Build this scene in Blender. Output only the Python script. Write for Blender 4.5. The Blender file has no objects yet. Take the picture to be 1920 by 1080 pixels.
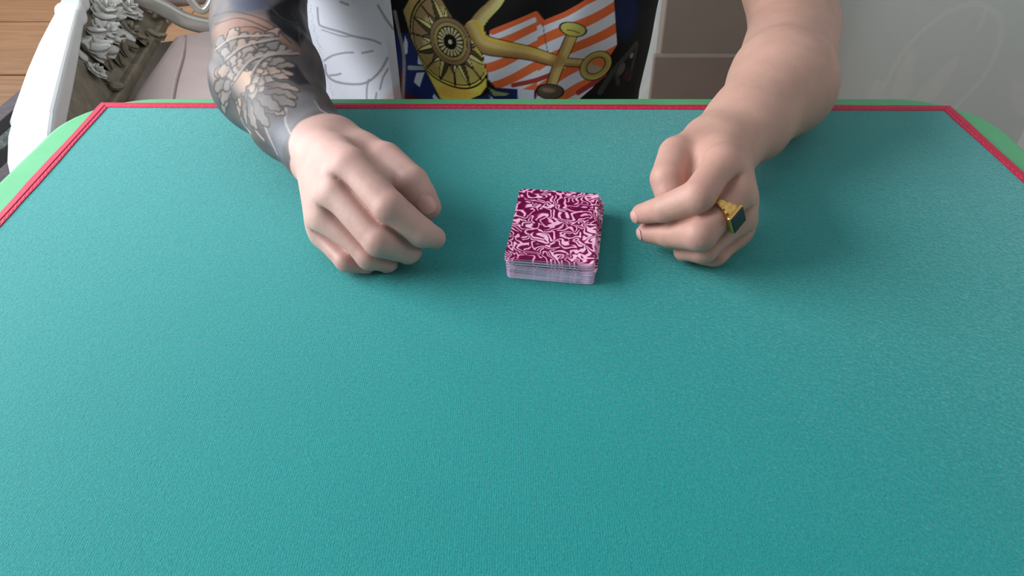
import bpy, bmesh, math, random
import numpy as np
from mathutils import Vector, Matrix

scene = bpy.context.scene
col = scene.collection
TZ = 0.75                      # table-top height; hand and table coordinates are relative to it
F_PX, PITCH, CAM_H = 1450.0, math.radians(38.1), 0.312
S_, C_ = math.sin(PITCH), math.cos(PITCH)

# ------------------------------------------------------------------ camera
cam = bpy.data.cameras.new('camera')
cam.sensor_width = 36.0
cam.lens = F_PX / 1920.0 * 36.0
cam.clip_start = 0.02
cam_o = bpy.data.objects.new('camera', cam)
col.objects.link(cam_o)
cam_o.location = (0, 0, TZ + CAM_H)
cam_o.rotation_euler = (math.pi / 2 - PITCH, 0, 0)
scene.camera = cam_o

# ------------------------------------------------------------------ world, window light, exposure
world = bpy.data.worlds.new('world')
scene.world = world
world.use_nodes = True
bg = world.node_tree.nodes['Background']
bg.inputs[0].default_value = (0.80, 0.88, 0.95, 1)
bg.inputs[1].default_value = 0.60
la = bpy.data.lights.new('window_daylight', 'AREA')
la.shape = 'RECTANGLE'
la.size, la.size_y = 1.20, 0.95
la.energy = 36
la.color = (0.93, 0.97, 1.0)
lo = bpy.data.objects.new('window_daylight', la)
col.objects.link(lo)
lo.location = (-1.15, 0.58, 1.36)
lo.rotation_euler = (Vector((0, 0, 0)) - Vector((1, 0, -0.18))).to_track_quat('Z', 'Y').to_euler()
lb = bpy.data.lights.new('back_fill_light', 'AREA')  # extra light added at the rear left to brighten the floor
lb.shape = 'RECTANGLE'
lb.size, lb.size_y = 1.15, 1.4
lb.energy = 32
lb.color = (0.96, 0.98, 1.0)
lbo = bpy.data.objects.new('back_fill_light', lb)
col.objects.link(lbo)
lbo.location = (-2.55, 3.05, 1.65)
lbo.rotation_euler = (Vector((0, 0, 0)) - Vector((1, -0.15, -0.25))).to_track_quat('Z', 'Y').to_euler()
vs = scene.view_settings
vs.view_transform = 'Standard'
vs.look = 'None'
vs.gamma = 1.0
vs.use_curve_mapping = False
vs.exposure = 0.0

# ------------------------------------------------------------------ helpers
def ray(u, v):
    dx, dy = (u - 960) / F_PX, (v - 540) / F_PX
    return np.array([dx, C_ - dy * S_, -(S_ + dy * C_)])

def P(u, v, z):
    """a point at height z (relative to the table top) measured off the photograph"""
    d = ray(u, v)
    return np.array([0, 0, CAM_H]) + d * ((z - CAM_H) / d[2])

def lin(r, g, b):
    f = lambda c: (c / 255 / 12.92) if c / 255 <= 0.04045 else ((c / 255 + 0.055) / 1.055) ** 2.4
    return (f(r), f(g), f(b), 1.0)

def lin3(r, g, b):
    return np.array(lin(r, g, b)[:3])

class Mat:
    def __init__(self, name, color=(0.8, 0.8, 0.8, 1), rough=0.5, metal=0.0, spec=0.5):
        self.m = bpy.data.materials.new(name)
        self.m.use_nodes = True
        self.nt = self.m.node_tree
        self.b = self.nt.nodes['Principled BSDF']
        self.b.inputs['Base Color'].default_value = color
        self.b.inputs['Roughness'].default_value = rough
        self.b.inputs['Metallic'].default_value = metal
        self.b.inputs['Specular IOR Level'].default_value = spec
    def n(self, t, **kw):
        nd = self.nt.nodes.new(t)
        for k, v in kw.items():
            setattr(nd, k, v)
        return nd
    def l(self, a, b):
        self.nt.links.new(a, b)
    def inp(self, nd, **kw):
        for k, v in kw.items():
            nd.inputs[k.replace('_', ' ')].default_value = v
        return nd
    def coord(self, scale=(1, 1, 1), kind='Object'):
        tc = self.n('ShaderNodeTexCoord')
        mp = self.n('ShaderNodeMapping')
        mp.inputs['Scale'].default_value = scale
        self.l(tc.outputs[kind], mp.inputs['Vector'])
        return mp.outputs['Vector']
    def noise(self, vec, scale, detail=4, rough=0.6, dist=0.0):
        nd = self.n('ShaderNodeTexNoise')
        nd.inputs['Scale'].default_value = scale
        nd.inputs['Detail'].default_value = detail
        nd.inputs['Roughness'].default_value = rough
        nd.inputs['Distortion'].default_value = dist
        self.l(vec, nd.inputs['Vector'])
        return nd.outputs['Fac']
    def ramp(self, fac, stops):
        r = self.n('ShaderNodeValToRGB')
        els = r.color_ramp.elements
        while len(els) < len(stops):
            els.new(0.5)
        for e, (p, c) in zip(els, stops):
            e.position = p
            e.color = c
        self.l(fac, r.inputs['Fac'])
        return r.outputs['Color']
    def math(self, op, a, b=None, c=None):
        nd = self.n('ShaderNodeMath', operation=op)
        for i, x in enumerate((a, b, c)):
            if x is None:
                continue
            if isinstance(x, (int, float)):
                nd.inputs[i].default_value = x
            else:
                self.l(x, nd.inputs[i])
        return nd.outputs[0]
    def mix(self, fac, a, b, mode='MIX'):
        nd = self.n('ShaderNodeMix', data_type='RGBA', blend_type=mode)
        for i, x in ((0, fac), (6, a), (7, b)):
            if isinstance(x, (int, float, tuple)):
                nd.inputs[i].default_value = x
            else:
                self.l(x, nd.inputs[i])
        return nd.outputs[2]
    def base(self, c):
        self.l(c, self.b.inputs['Base Color'])
    def bump(self, h, strength=0.3, dist=0.001):
        nd = self.n('ShaderNodeBump')
        nd.inputs['Strength'].default_value = strength
        nd.inputs['Distance'].default_value = dist
        self.l(h, nd.inputs['Height'])
        self.l(nd.outputs[0], self.b.inputs['Normal'])
    def attr(self, name='col'):
        nd = self.n('ShaderNodeAttribute', attribute_name=name)
        return nd.outputs['Color']

def link(name, me, mats, parent=None, smooth=False):
    o = bpy.data.objects.new(name, me)
    col.objects.link(o)
    for m in (mats if isinstance(mats, (list, tuple)) else [mats]):
        if m is not None:
            me.materials.append(m.m)
    if smooth:
        me.polygons.foreach_set('use_smooth', np.ones(len(me.polygons), bool))
    if parent is not None:
        o.parent = parent
    return o

def from_bm(name, bm, mats, parent=None, smooth=False):
    me = bpy.data.meshes.new(name)
    bm.normal_update()
    bm.to_mesh(me)
    bm.free()
    return link(name, me, mats, parent, smooth)

def from_np(name, verts, faces, mats, parent=None, smooth=True, colors=None):
    me = bpy.data.meshes.new(name)
    me.from_pydata(np.asarray(verts, float).tolist(), [], np.asarray(faces, int).tolist())
    me.update()
    if colors is not None:
        a = me.color_attributes.new('col', 'FLOAT_COLOR', 'POINT')
        c4 = np.ones((len(verts), 4), np.float32)
        c4[:, :3] = colors
        a.data.foreach_set('color', c4.ravel())
    return link(name, me, mats, parent, smooth)

def empty(name, loc, label=None, cat=None, group=None, rz=0):
    o = bpy.data.objects.new(name, None)
    o.empty_display_size = 0.05
    o.location = loc
    o.rotation_euler = (0, 0, rz)
    col.objects.link(o)
    tag(o, label, cat, group)
    return o

def tag(o, label=None, cat=None, group=None, kind=None):
    for k, v in (('label', label), ('category', cat), ('group', group), ('kind', kind)):
        if v:
            o[k] = v
    return o

def bm_box(bm, lo_, hi_, bevel=0.0, seg=2):
    r = bmesh.ops.create_cube(bm, size=1.0)
    vs_ = r['verts']
    for v in vs_:
        v.co = Vector([(a + b) / 2 + c * (b - a) for a, b, c in zip(lo_, hi_, v.co)])
    if bevel:
        es = list({e for v in vs_ for e in v.link_edges})
        bmesh.ops.bevel(bm, geom=es, offset=bevel, segments=seg, profile=0.5, affect='EDGES')

def box(name, lo_, hi_, m, parent=None, bevel=0.0, seg=2):
    bm = bmesh.new()
    bm_box(bm, lo_, hi_, bevel, seg)
    return from_bm(name, bm, m, parent)

def bm_sweep(bm, path, prof, ups=None, closed_prof=True, caps=True, scales=None):
    """sweep a 2-D profile [(side, up)] along a 3-D path"""
    path = [Vector(p) for p in path]
    rings = []
    for i, p in enumerate(path):
        t = (path[min(i + 1, len(path) - 1)] - path[max(i - 1, 0)]).normalized()
        up = Vector(ups[i] if isinstance(ups, list) else (ups or (0, 0, 1)))
        side = t.cross(up).normalized()
        up2 = side.cross(t).normalized()
        s = scales[i] if scales else 1.0
        s = s if isinstance(s, tuple) else (s, s)
        rings.append([bm.verts.new(p + side * a * s[0] + up2 * b * s[1]) for a, b in prof])
    n = len(prof)
    for r0, r1 in zip(rings, rings[1:]):
        for j in range(n if closed_prof else n - 1):
            bm.faces.new((r0[j], r0[(j + 1) % n], r1[(j + 1) % n], r1[j]))
    if caps and closed_prof:
        bm.faces.new(rings[0][::-1])
        bm.faces.new(rings[-1])
    bmesh.ops.recalc_face_normals(bm, faces=bm.faces[:])

def circle(r, n=12, ry=None):
    return [(r * math.cos(2 * math.pi * k / n), (ry or r) * math.sin(2 * math.pi * k / n)) for k in range(n)]

def rrect(w, h, r, n=5):
    out = []
    for cx, cy, a0 in ((w - r, h - r, 0), (-w + r, h - r, 90), (-w + r, -h + r, 180), (w - r, -h + r, 270)):
        for k in range(n + 1):
            a = math.radians(a0 + 90 * k / n)
            out.append((cx + r * math.cos(a), cy + r * math.sin(a)))
    return out

def prism(name, outline, z0, z1, m, parent=None, bevel=0.0, seg=3, smooth=False):
    bm = bmesh.new()
    vs_ = [bm.verts.new((x, y, z0)) for x, y in outline]
    f = bm.faces.new(vs_)
    r = bmesh.ops.extrude_face_region(bm, geom=[f])
    top = [g for g in r['geom'] if isinstance(g, bmesh.types.BMVert)]
    for v in top:
        v.co.z = z1
    bmesh.ops.recalc_face_normals(bm, faces=bm.faces[:])
    if bevel:
        es = [e for e in bm.edges if abs(e.verts[0].co.z - e.verts[1].co.z) < 1e-7]
        bmesh.ops.bevel(bm, geom=es, offset=bevel, segments=seg, profile=0.5, affect='EDGES')
    return from_bm(name, bm, m, parent, smooth)

# signed distance modelling --------------------------------------------------------
def smin(a, b, k):
    h = np.maximum(k - np.abs(a - b), 0) / k
    return np.minimum(a, b) - h * h * k * 0.25

def cone(p, a, b, r1, r2):
    a = np.asarray(a, np.float32); b = np.asarray(b, np.float32)
    ba = b - a
    pa = p - a
    t = np.clip(pa @ ba / max(float(ba @ ba), 1e-12), 0, 1)
    q = pa - t[:, None] * ba
    return np.sqrt(np.einsum('ij,ij->i', q, q)) - (r1 + (r2 - r1) * t)

def ball(p, c, r):
    q = p - np.asarray(c, np.float32)
    return np.sqrt(np.einsum('ij,ij->i', q, q)) - r

def ellipsoid(p, c, rad, R=None):
    q = p - np.asarray(c, np.float32)
    if R is not None:
        q = q @ np.asarray(R, np.float32)
    rad = np.asarray(rad, np.float32)
    k0 = np.sqrt(((q / rad) ** 2).sum(1))
    k1 = np.sqrt(((q / rad ** 2) ** 2).sum(1)) + 1e-9
    return k0 * (k0 - 1) / k1

def mesh_sdf(f, lo_, hi_, h, coarse=5):
    """sparse surface nets: returns vertices and quads of f = 0"""
    lo_ = np.asarray(lo_, float); hi_ = np.asarray(hi_, float)
    H = h * coarse
    n = np.ceil((hi_ - lo_) / H).astype(int)
    g = np.stack(np.meshgrid(*[np.arange(k) for k in n], indexing='ij'), -1).reshape(-1, 3)
    keep = np.concatenate([np.abs(f((lo_ + (c + 0.5) * H).astype(np.float32))) < H * 1.05 for c in np.array_split(g, max(1, len(g) // 400000))])
    g = g[keep]
    NX = n * coarse + 2
    key = lambda c: (c[..., 0] * NX[1] + c[..., 1]) * NX[2] + c[..., 2]
    k1 = np.arange(coarse + 1)
    off = np.stack(np.meshgrid(k1, k1, k1, indexing='ij'), -1).reshape(-1, 3)
    pk = np.unique(key((g[:, None, :] * coarse + off[None]).reshape(-1, 3)))
    pc = np.stack([pk // (NX[1] * NX[2]), pk // NX[2] % NX[1], pk % NX[2]], -1)
    pts = (lo_ + pc * h).astype(np.float32)
    d = np.concatenate([f(c) for c in np.array_split(pts, max(1, len(pts) // 300000))])
    k0 = np.arange(coarse)
    offc = np.stack(np.meshgrid(k0, k0, k0, indexing='ij'), -1).reshape(-1, 3)
    cells = (g[:, None, :] * coarse + offc[None]).reshape(-1, 3)
    corner = np.array([[i >> 2 & 1, i >> 1 & 1, i & 1] for i in range(8)])
    ci = np.stack([np.searchsorted(pk, key(cells + c)) for c in corner], 1)
    dv = d[ci]
    act = (dv < 0).any(1) & (dv >= 0).any(1)
    cells, ci, dv = cells[act], ci[act], dv[act]
    acc = np.zeros((len(cells), 3)); cnt = np.zeros(len(cells))
    for i in range(8):
        for b in (1, 2, 4):
            j = i | b
            if j == i:
                continue
            x = (dv[:, i] < 0) != (dv[:, j] < 0)
            t = dv[:, i] / np.where(x, dv[:, i] - dv[:, j], 1)
            acc += np.where(x[:, None], corner[i] + t[:, None] * (corner[j] - corner[i]), 0)
            cnt += x
    V = lo_ + (cells + acc / cnt[:, None]) * h
    ck = key(cells)
    order = np.argsort(ck); cks = ck[order]
    quads = []
    for ax in range(3):
        e = np.zeros(3, int); e[ax] = 1
        a, b = [np.eye(3, dtype=int)[(ax + 1) % 3], np.eye(3, dtype=int)[(ax + 2) % 3]][:2]
        k2 = key(pc + e)
        idx = np.minimum(np.searchsorted(pk, k2), len(pk) - 1)
        ok = (pk[idx] == k2) & ((d < 0) != (d[idx] < 0))
        c0 = pc[ok]; inside = d[ok] < 0
        ks = [key(c0 - da * a - db * b) for da, db in ((1, 1), (0, 1), (0, 0), (1, 0))]
        ii = [np.minimum(np.searchsorted(cks, k), len(cks) - 1) for k in ks]
        good = np.all([cks[i] == k for i, k in zip(ii, ks)], 0)
        q = np.stack([order[i] for i in ii], 1)[good]
        ins = inside[good]
        q[~ins] = q[~ins][:, ::-1]
        quads.append(q)
    Q = np.concatenate(quads)
    E_ = np.concatenate([Q[:, [0, 1]], Q[:, [1, 2]], Q[:, [2, 3]], Q[:, [3, 0]]])
    for lam in (0.6, 0.6, 0.6, 0.5, 0.5, 0.4):      # relax the cell pattern
        acc = np.zeros_like(V); cnt = np.zeros(len(V))
        for k in range(3):
            acc[:, k] = np.bincount(E_[:, 0], V[E_[:, 1], k], len(V)) + np.bincount(E_[:, 1], V[E_[:, 0], k], len(V))
        cnt = np.bincount(E_.ravel(), minlength=len(V))[:, None]
        V = V + lam * (acc / np.maximum(cnt, 1) - V)
    return V, Q

def seg2(p, a, b):
    a = np.asarray(a, float); b = np.asarray(b, float)
    ba = b - a
    t = np.clip(((p - a) @ ba) / max(ba @ ba, 1e-12), 0, 1)
    return np.linalg.norm(p - a - t[:, None] * ba, axis=1), t

def polyline2(p, pts):
    return np.min([seg2(p, a, b)[0] for a, b in zip(pts, pts[1:])], 0)

def poly_in(p, pts):
    x, y = p[:, 0], p[:, 1]
    ins = np.zeros(len(p), bool)
    n = len(pts)
    for i in range(n):
        x0, y0 = pts[i]; x1, y1 = pts[(i + 1) % n]
        if y0 == y1:
            continue
        c = (y0 > y) != (y1 > y)
        ins ^= c & (x < (x1 - x0) * (y - y0) / (y1 - y0) + x0)
    return ins

def arc(pts, n=24):
    """Catmull-Rom through 2-D or 3-D points"""
    pts = [np.asarray(p, float) for p in pts]
    pts = [2 * pts[0] - pts[1]] + pts + [2 * pts[-1] - pts[-2]]
    out = []
    m = max(2, n // (len(pts) - 3))
    for i in range(1, len(pts) - 2):
        p0, p1, p2, p3 = pts[i - 1:i + 3]
        for k in range(m):
            t = k / m
            out.append(0.5 * (2 * p1 + (p2 - p0) * t + (2 * p0 - 5 * p1 + 4 * p2 - p3) * t * t + (3 * p1 - p0 - 3 * p2 + p3) * t ** 3))
    out.append(pts[-2])
    return out

# ------------------------------------------------------------------ materials
def noise_mat(name, c0, c1, scale, rough=0.5, bump=0.0, bscale=None, metal=0.0, spec=0.5, bdist=0.0005, stretch=(1, 1, 1)):
    m = Mat(name, c0, rough, metal, spec)
    v = m.coord(stretch)
    m.base(m.ramp(m.noise(v, scale), [(0.3, c0), (0.7, c1)]))
    if bump:
        m.bump(m.noise(v, bscale or scale * 4, 3), bump, bdist)
    return m

M_green = noise_mat('green_table_plastic', lin(84, 172, 118), lin(92, 182, 126), 14, 0.42, 0.1, 220)
M_greenleg = noise_mat('table_leg_metal', lin(120, 125, 125), lin(140, 145, 145), 20, 0.4, metal=0.6)

M_mat = Mat('teal_mat_fabric', lin(60, 165, 160), 0.72, 0, 0.35)
v = M_mat.coord()
big = M_mat.noise(v, 5, 3)
fine = M_mat.noise(v, 900, 2, 0.7, 0.6)
M_mat.base(M_mat.mix(0.5, M_mat.ramp(big, [(0.3, lin(10, 138, 137)), (0.7, lin(16, 146, 144))]),
                     M_mat.ramp(fine, [(0.30, lin(8, 112, 111)), (0.70, lin(24, 168, 166))])))
weave = M_mat.n('ShaderNodeTexWave', wave_type='BANDS', bands_direction='X')
weave.inputs['Scale'].default_value = 260
weave.inputs['Distortion'].default_value = 3.0
weave.inputs['Detail Scale'].default_value = 2.0
M_mat.l(v, weave.inputs['Vector'])
M_mat.bump(M_mat.math('ADD', M_mat.math('MULTIPLY', weave.outputs['Fac'], 0.10), M_mat.noise(v, 420, 4, 0.75, 1.4)), 0.7, 0.0007)
M_mat.b.inputs['Sheen Weight'].default_value = 0.9
M_mat.b.inputs['Sheen Roughness'].default_value = 0.35
M_mat.b.inputs['Sheen Tint'].default_value = (0.75, 1.0, 1.0, 1)

M_red = Mat('red_binding_ribbon', lin(205, 28, 70), 0.55)
v = M_red.coord()
M_red.base(M_red.ramp(M_red.noise(v, 320, 2), [(0.3, lin(188, 22, 58)), (0.7, lin(216, 36, 80))]))
M_red.bump(M_red.noise(v, 1200, 2), 0.5, 0.0004)
M_thread = noise_mat('pink_stitch_thread', lin(232, 90, 140), lin(240, 120, 160), 300, 0.6)

# ------------------------------------------------------------------ setting
M_plank = Mat('wood_planks', lin(186, 140, 100), 0.42)
v = M_plank.coord((0.35, 5, 5))
gr = M_plank.noise(v, 7, 6, 0.65, 0.8)
M_plank.base(M_plank.ramp(gr, [(0.25, lin(160, 110, 74)), (0.5, lin(192, 142, 102)), (0.75, lin(206, 160, 120))]))
M_plank.bump(gr, 0.1, 0.001)
M_joint = noise_mat('floor_joint', lin(120, 70, 52), lin(132, 80, 60), 30, 0.7)
floor = tag(box('floor', (-2.6, -1.6, -0.04), (2.6, 4.3, -0.012), M_joint), kind='structure')
plank_me = None
for i, y0 in enumerate(np.arange(-1.70, 4.3, 0.53)):
    for j, x0 in enumerate(np.arange(-2.6 - 1.3 * (i % 2), 2.6, 2.6)):
        a, b = max(x0, -2.6), min(x0 + 2.597, 2.6)
        if b - a < 0.05:
            continue
        box('plank', (a, max(y0 + 0.006, -1.6), -0.014), (b, min(y0 + 0.524, 4.3), 0.0), M_plank, floor, 0.002, 1)

# wallpaper: pale green-grey ground with faint white trailing flowers
M_paper = Mat('floral_wallpaper', lin(205, 212, 208), 0.6)
v = M_paper.coord()
M_paper.base(M_paper.mix(0.25, M_paper.attr(), M_paper.ramp(M_paper.noise(v, 60, 4), [(0.3, lin(226, 234, 232)), (0.7, lin(238, 243, 241))])))
M_paper.bump(M_paper.noise(v, 260, 3), 0.15, 0.001)
M_plaster = noise_mat('plain_plaster', lin(206, 208, 204), lin(214, 215, 211), 6, 0.7, 0.1, 120)
M_white = noise_mat('white_trim_paint', lin(214, 212, 208), lin(222, 220, 216), 8, 0.45, 0.05, 90)

def wallpaper_wall(name, x0, x1, y, z0, z1, step=0.006):
    xs = np.arange(x0, x1 + step, step); zs = np.arange(z0, z1 + step, step)
    X, Z = np.meshgrid(xs, zs, indexing='ij')
    p = np.stack([X.ravel(), Z.ravel()], 1)
    c = np.tile(lin3(228, 237, 235), (len(p), 1))
    tw, thh = 0.62, 0.72
    q = np.stack([np.mod(p[:, 0] - 0.60, tw), np.mod(p[:, 1] - 0.40, thh)], 1)
    white = lin3(248, 249, 248)
    def add(mask, k):
        c[:] = c * (1 - k * mask[:, None]) + white * (k * mask[:, None])
    def stem(pts, w, k):
        d = polyline2(q, arc(pts, 40))
        add(np.clip((w - d) / 0.004 + 0.5, 0, 1), k)
    def petal(a, b, w, k):
        d, t = seg2(q, a, b)
        r = w * np.sin(np.pi * np.clip(0.12 + 0.8 * t, 0, 1)) ** 0.7
        add(np.clip((r - d) / 0.006 + 0.5, 0, 1) * (0.65 + 0.35 * t), k)
    stem([(0.10, 0.06), (0.12, 0.14), (0.17, 0.20), (0.225, 0.215), (0.275, 0.18), (0.285, 0.10), (0.25, 0.02), (0.20, -0.05)], 0.0035, 0.75)
    stem([(0.235, 0.21), (0.240, 0.19), (0.238, 0.17)], 0.003, 0.6)
    for a, b, w in (((0.14, -0.02), (0.13, 0.13), 0.018), ((0.16, -0.02), (0.215, 0.11), 0.020), ((0.11, -0.04), (0.085, 0.07), 0.020),
                    ((0.15, -0.06), (0.09, 0.00), 0.018), ((0.21, -0.06), (0.235, 0.02), 0.012), ((0.12, -0.1), (0.18, -0.05), 0.02)):
        petal(a, b, w, 0.55)
    stem([(0.37, 0.36), (0.385, 0.28), (0.39, 0.20), (0.385, 0.14)], 0.003, 0.6)
    for a, b, w in (((0.40, -0.02), (0.40, 0.14), 0.030), ((0.40, 0.0), (0.345, 0.07), 0.020), ((0.42, -0.06), (0.47, 0.07), 0.028),
                    ((0.39, -0.1), (0.41, -0.02), 0.025), ((0.43, 0.40), (0.40, 0.52), 0.02), ((0.15, 0.40), (0.20, 0.52), 0.022),
                    ((0.16, 0.42), (0.10, 0.50), 0.018), ((0.24, 0.26), (0.255, 0.30), 0.012)):
        petal(a, b, w, 0.6)
    n0, n1 = len(xs), len(zs)
    I = np.arange(n0 * n1).reshape(n0, n1)
    F = np.stack([I[:-1, :-1], I[1:, :-1], I[1:, 1:], I[:-1, 1:]], -1).reshape(-1, 4)
    V = np.stack([p[:, 0], np.full(len(p), y), p[:, 1]], 1)
    return from_np(name, V, F, M_paper, None, False, c)

WY = 1.38
wr = tag(wallpaper_wall('wall_right', 0.10, 1.7, WY, 0.0, 1.3), kind='structure')
bmw = bmesh.new()
bm_box(bmw, (0.10, WY + 0.001, 0.0), (2.6, WY + 0.12, 2.6))
bm_box(bmw, (1.7, WY, 0.0), (2.6, WY + 0.0012, 2.6))
bm_box(bmw, (0.10, WY, 1.3), (1.7, WY + 0.0012, 2.6))
from_bm('wall_core', bmw, M_plaster, wr)
M_taupe = noise_mat('taupe_pillar', lin(132, 118, 108), lin(140, 126, 116), 8, 0.55, 0.05, 90)  # single even grey-brown tone for pillar and plinth
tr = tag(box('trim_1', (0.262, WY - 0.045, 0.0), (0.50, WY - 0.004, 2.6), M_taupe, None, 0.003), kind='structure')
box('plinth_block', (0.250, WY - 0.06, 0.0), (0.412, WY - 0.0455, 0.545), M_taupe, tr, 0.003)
tag(box('wall_back', (-2.6, 4.3, 0), (2.6, 4.4, 2.6), M_plaster), kind='structure')
def window_wall(name, wname, x, y0, y1, w0, w1, sill=0.88, top=2.5):
    bm = bmesh.new()
    for lo_, hi_ in (((x - 0.12, y0, 0), (x, w0, 2.6)), ((x - 0.12, w1, 0), (x, y1, 2.6)), ((x - 0.12, w0, 0), (x, w1, sill)), ((x - 0.12, w0, top), (x, w1, 2.6))):
        bm_box(bm, lo_, hi_)
    tag(from_bm(name, bm, M_plaster), kind='structure')
    s1 = sill + 0.04
    w = tag(box(wname, (x - 0.12, w0, sill + 0.001), (x + 0.02, w1, s1), M_white), kind='structure')
    for lo_, hi_ in (((x - 0.10, w0, top - 0.05), (x - 0.05, w1, top)), ((x - 0.10, w0, s1), (x - 0.05, w0 + 0.05, top - 0.05)),
                     ((x - 0.10, w1 - 0.05, s1), (x - 0.05, w1, top - 0.05)), ((x - 0.10, (w0 + w1) / 2 - 0.02, s1), (x - 0.05, (w0 + w1) / 2 + 0.02, top - 0.05))):
        box('window_frame', lo_, hi_, M_white, w, 0.004)
window_wall('wall_left', 'window_1', -1.20, -0.30, 1.55, -0.06, 1.22, 0.82, 1.90)
window_wall('wall_left_back', 'added_back_window', -2.6, 1.55, 4.3, 2.45, 3.65)  # unseen rear window added to go with the extra floor light
tag(box('wall_left_return', (-2.6, 1.43, 0), (-1.32, 1.55, 2.6), M_plaster), kind='structure')
M_block = noise_mat('light_block_brown', lin(70, 53, 42), lin(84, 64, 50), 5, 0.5, stretch=(6, 1, 0.5))
tag(box('front_light_block', (-1.32, -0.42, 0), (1.12, -0.30, 1.5), M_block), kind='structure')  # unseen dark wall added behind the camera to cut ambient light
tag(box('side_bounce_wall', (1.0, -0.30, 0), (1.12, WY, 2.6), M_plaster), kind='structure')  # unseen pale wall added on the right to bounce window light

# rug on the planks beyond the armchair
M_rugb = noise_mat('rug_border_grey', lin(128, 118, 128), lin(146, 136, 142), 60, 0.9, 0.4, 500)
M_rugd = noise_mat('rug_black_band', lin(30, 30, 32), lin(42, 42, 44), 60, 0.9, 0.4, 500)
M_rugf = Mat('rug_mottled_field', (0.3, 0.3, 0.3, 1), 0.95)
v = M_rugf.coord()
M_rugf.base(M_rugf.ramp(M_rugf.noise(v, 16, 5, 0.7, 1.5), [(0.35, lin(58, 62, 62)), (0.48, lin(150, 158, 156)), (0.56, lin(80, 90, 92)), (0.7, lin(190, 192, 188))]))
M_rugf.bump(M_rugf.noise(v, 300, 3), 0.6, 0.003)
rug = empty('rug', (-1.48, 2.4, 0), 'grey mottled rug with dark band and grey border on the planks', 'rug')
def rug_ring(name, r0, r1, z, m):
    bm = bmesh.new()
    a, b = (0.13, 0.8)
    for sx, sy, ex, ey in ((-a + r0, -b + r0, -a + r1, b - r0), (a - r1, -b + r0, a - r0, b - r0),
                           (-a + r1, -b + r0, a - r1, -b + r1), (-a + r1, b - r1, a - r1, b - r0)):
        bm_box(bm, (sx, sy, 0.0005), (ex, ey, z), 0.002, 1)
    return from_bm(name, bm, m, rug)
rug_ring('border', 0.0, 0.055, 0.012, M_rugb)
rug_ring('dark_band', 0.055, 0.105, 0.011, M_rugd)
box('field', (-0.025, -0.695, 0.0005), (0.025, 0.695, 0.012), M_rugf, rug, 0.002, 1)

# ------------------------------------------------------------------ table
table = empty('card_table', (0.0, 0.0, 0.0), 'square green table with rounded corners under the teal mat', 'table')
TX0, TX1, TY1 = -0.409, 0.4366, 0.6935
TY0 = TY1 - 0.8456
tcx, tcy = (TX0 + TX1) / 2, (TY0 + TY1) / 2
ol = [(tcx + a, tcy + b) for a, b in rrect((TX1 - TX0) / 2, 0.8456 / 2, 0.075, 10)]
prism('table_top', ol, TZ - 0.028, TZ, M_green, table, 0.006, 3)
ol2 = [(tcx + a, tcy + b) for a, b in rrect((TX1 - TX0) / 2 - 0.06, 0.8456 / 2 - 0.06, 0.05, 6)]
prism('apron', ol2, TZ - 0.085, TZ - 0.0285, M_greenleg, table, 0.003, 2)
for sx in (-1, 1):
    for sy in (-1, 1):
        bm = bmesh.new()
        x, y = tcx + sx * 0.31, tcy + sy * 0.31
        bm_sweep(bm, [(x + sx * 0.03, y + sy * 0.03, 0.0), (x, y, TZ - 0.086)], circle(0.016, 14), ups=(1, 0, 0))
        from_bm('leg', bm, M_greenleg, table, True)

# ------------------------------------------------------------------ mat
MT = 0.0022
outer = [(-0.3846, 0.6757), (0.4065, 0.6690), (0.4150, 0.4300), (0.4130, -0.085), (-0.3790, -0.085), (-0.3800, 0.4845)]
cards_mat = empty('table_mat', (0, 0, TZ), 'teal fabric table mat with stitched red binding on the green table', 'mat')
def inset(pts, d):
    n = len(pts); out = []
    for i in range(n):
        p0, p1, p2 = (Vector(pts[(i + k) % n]) for k in (-1, 0, 1))
        e0 = (p1 - p0).normalized(); e1 = (p2 - p1).normalized()
        n0 = Vector((e0.y, -e0.x)); n1 = Vector((e1.y, -e1.x))
        b = (n0 + n1).normalized()
        out.append(tuple(p1 + b * (d / max(0.2, b.dot(n0)))))
    return out
inner = inset(outer, 0.0105)
bm = bmesh.new()
fine_pts = inset(outer, 0.004)
f = bm.faces.new([bm.verts.new((x, y, 0.0002)) for x, y in fine_pts])
r = bmesh.ops.extrude_face_region(bm, geom=[f])
for g in r['geom']:
    if isinstance(g, bmesh.types.BMVert):
        g.co.z = MT
bmesh.ops.recalc_face_normals(bm, faces=bm.faces[:])
from_bm('fabric', bm, M_mat, cards_mat)
rnd = random.Random(4)
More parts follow.
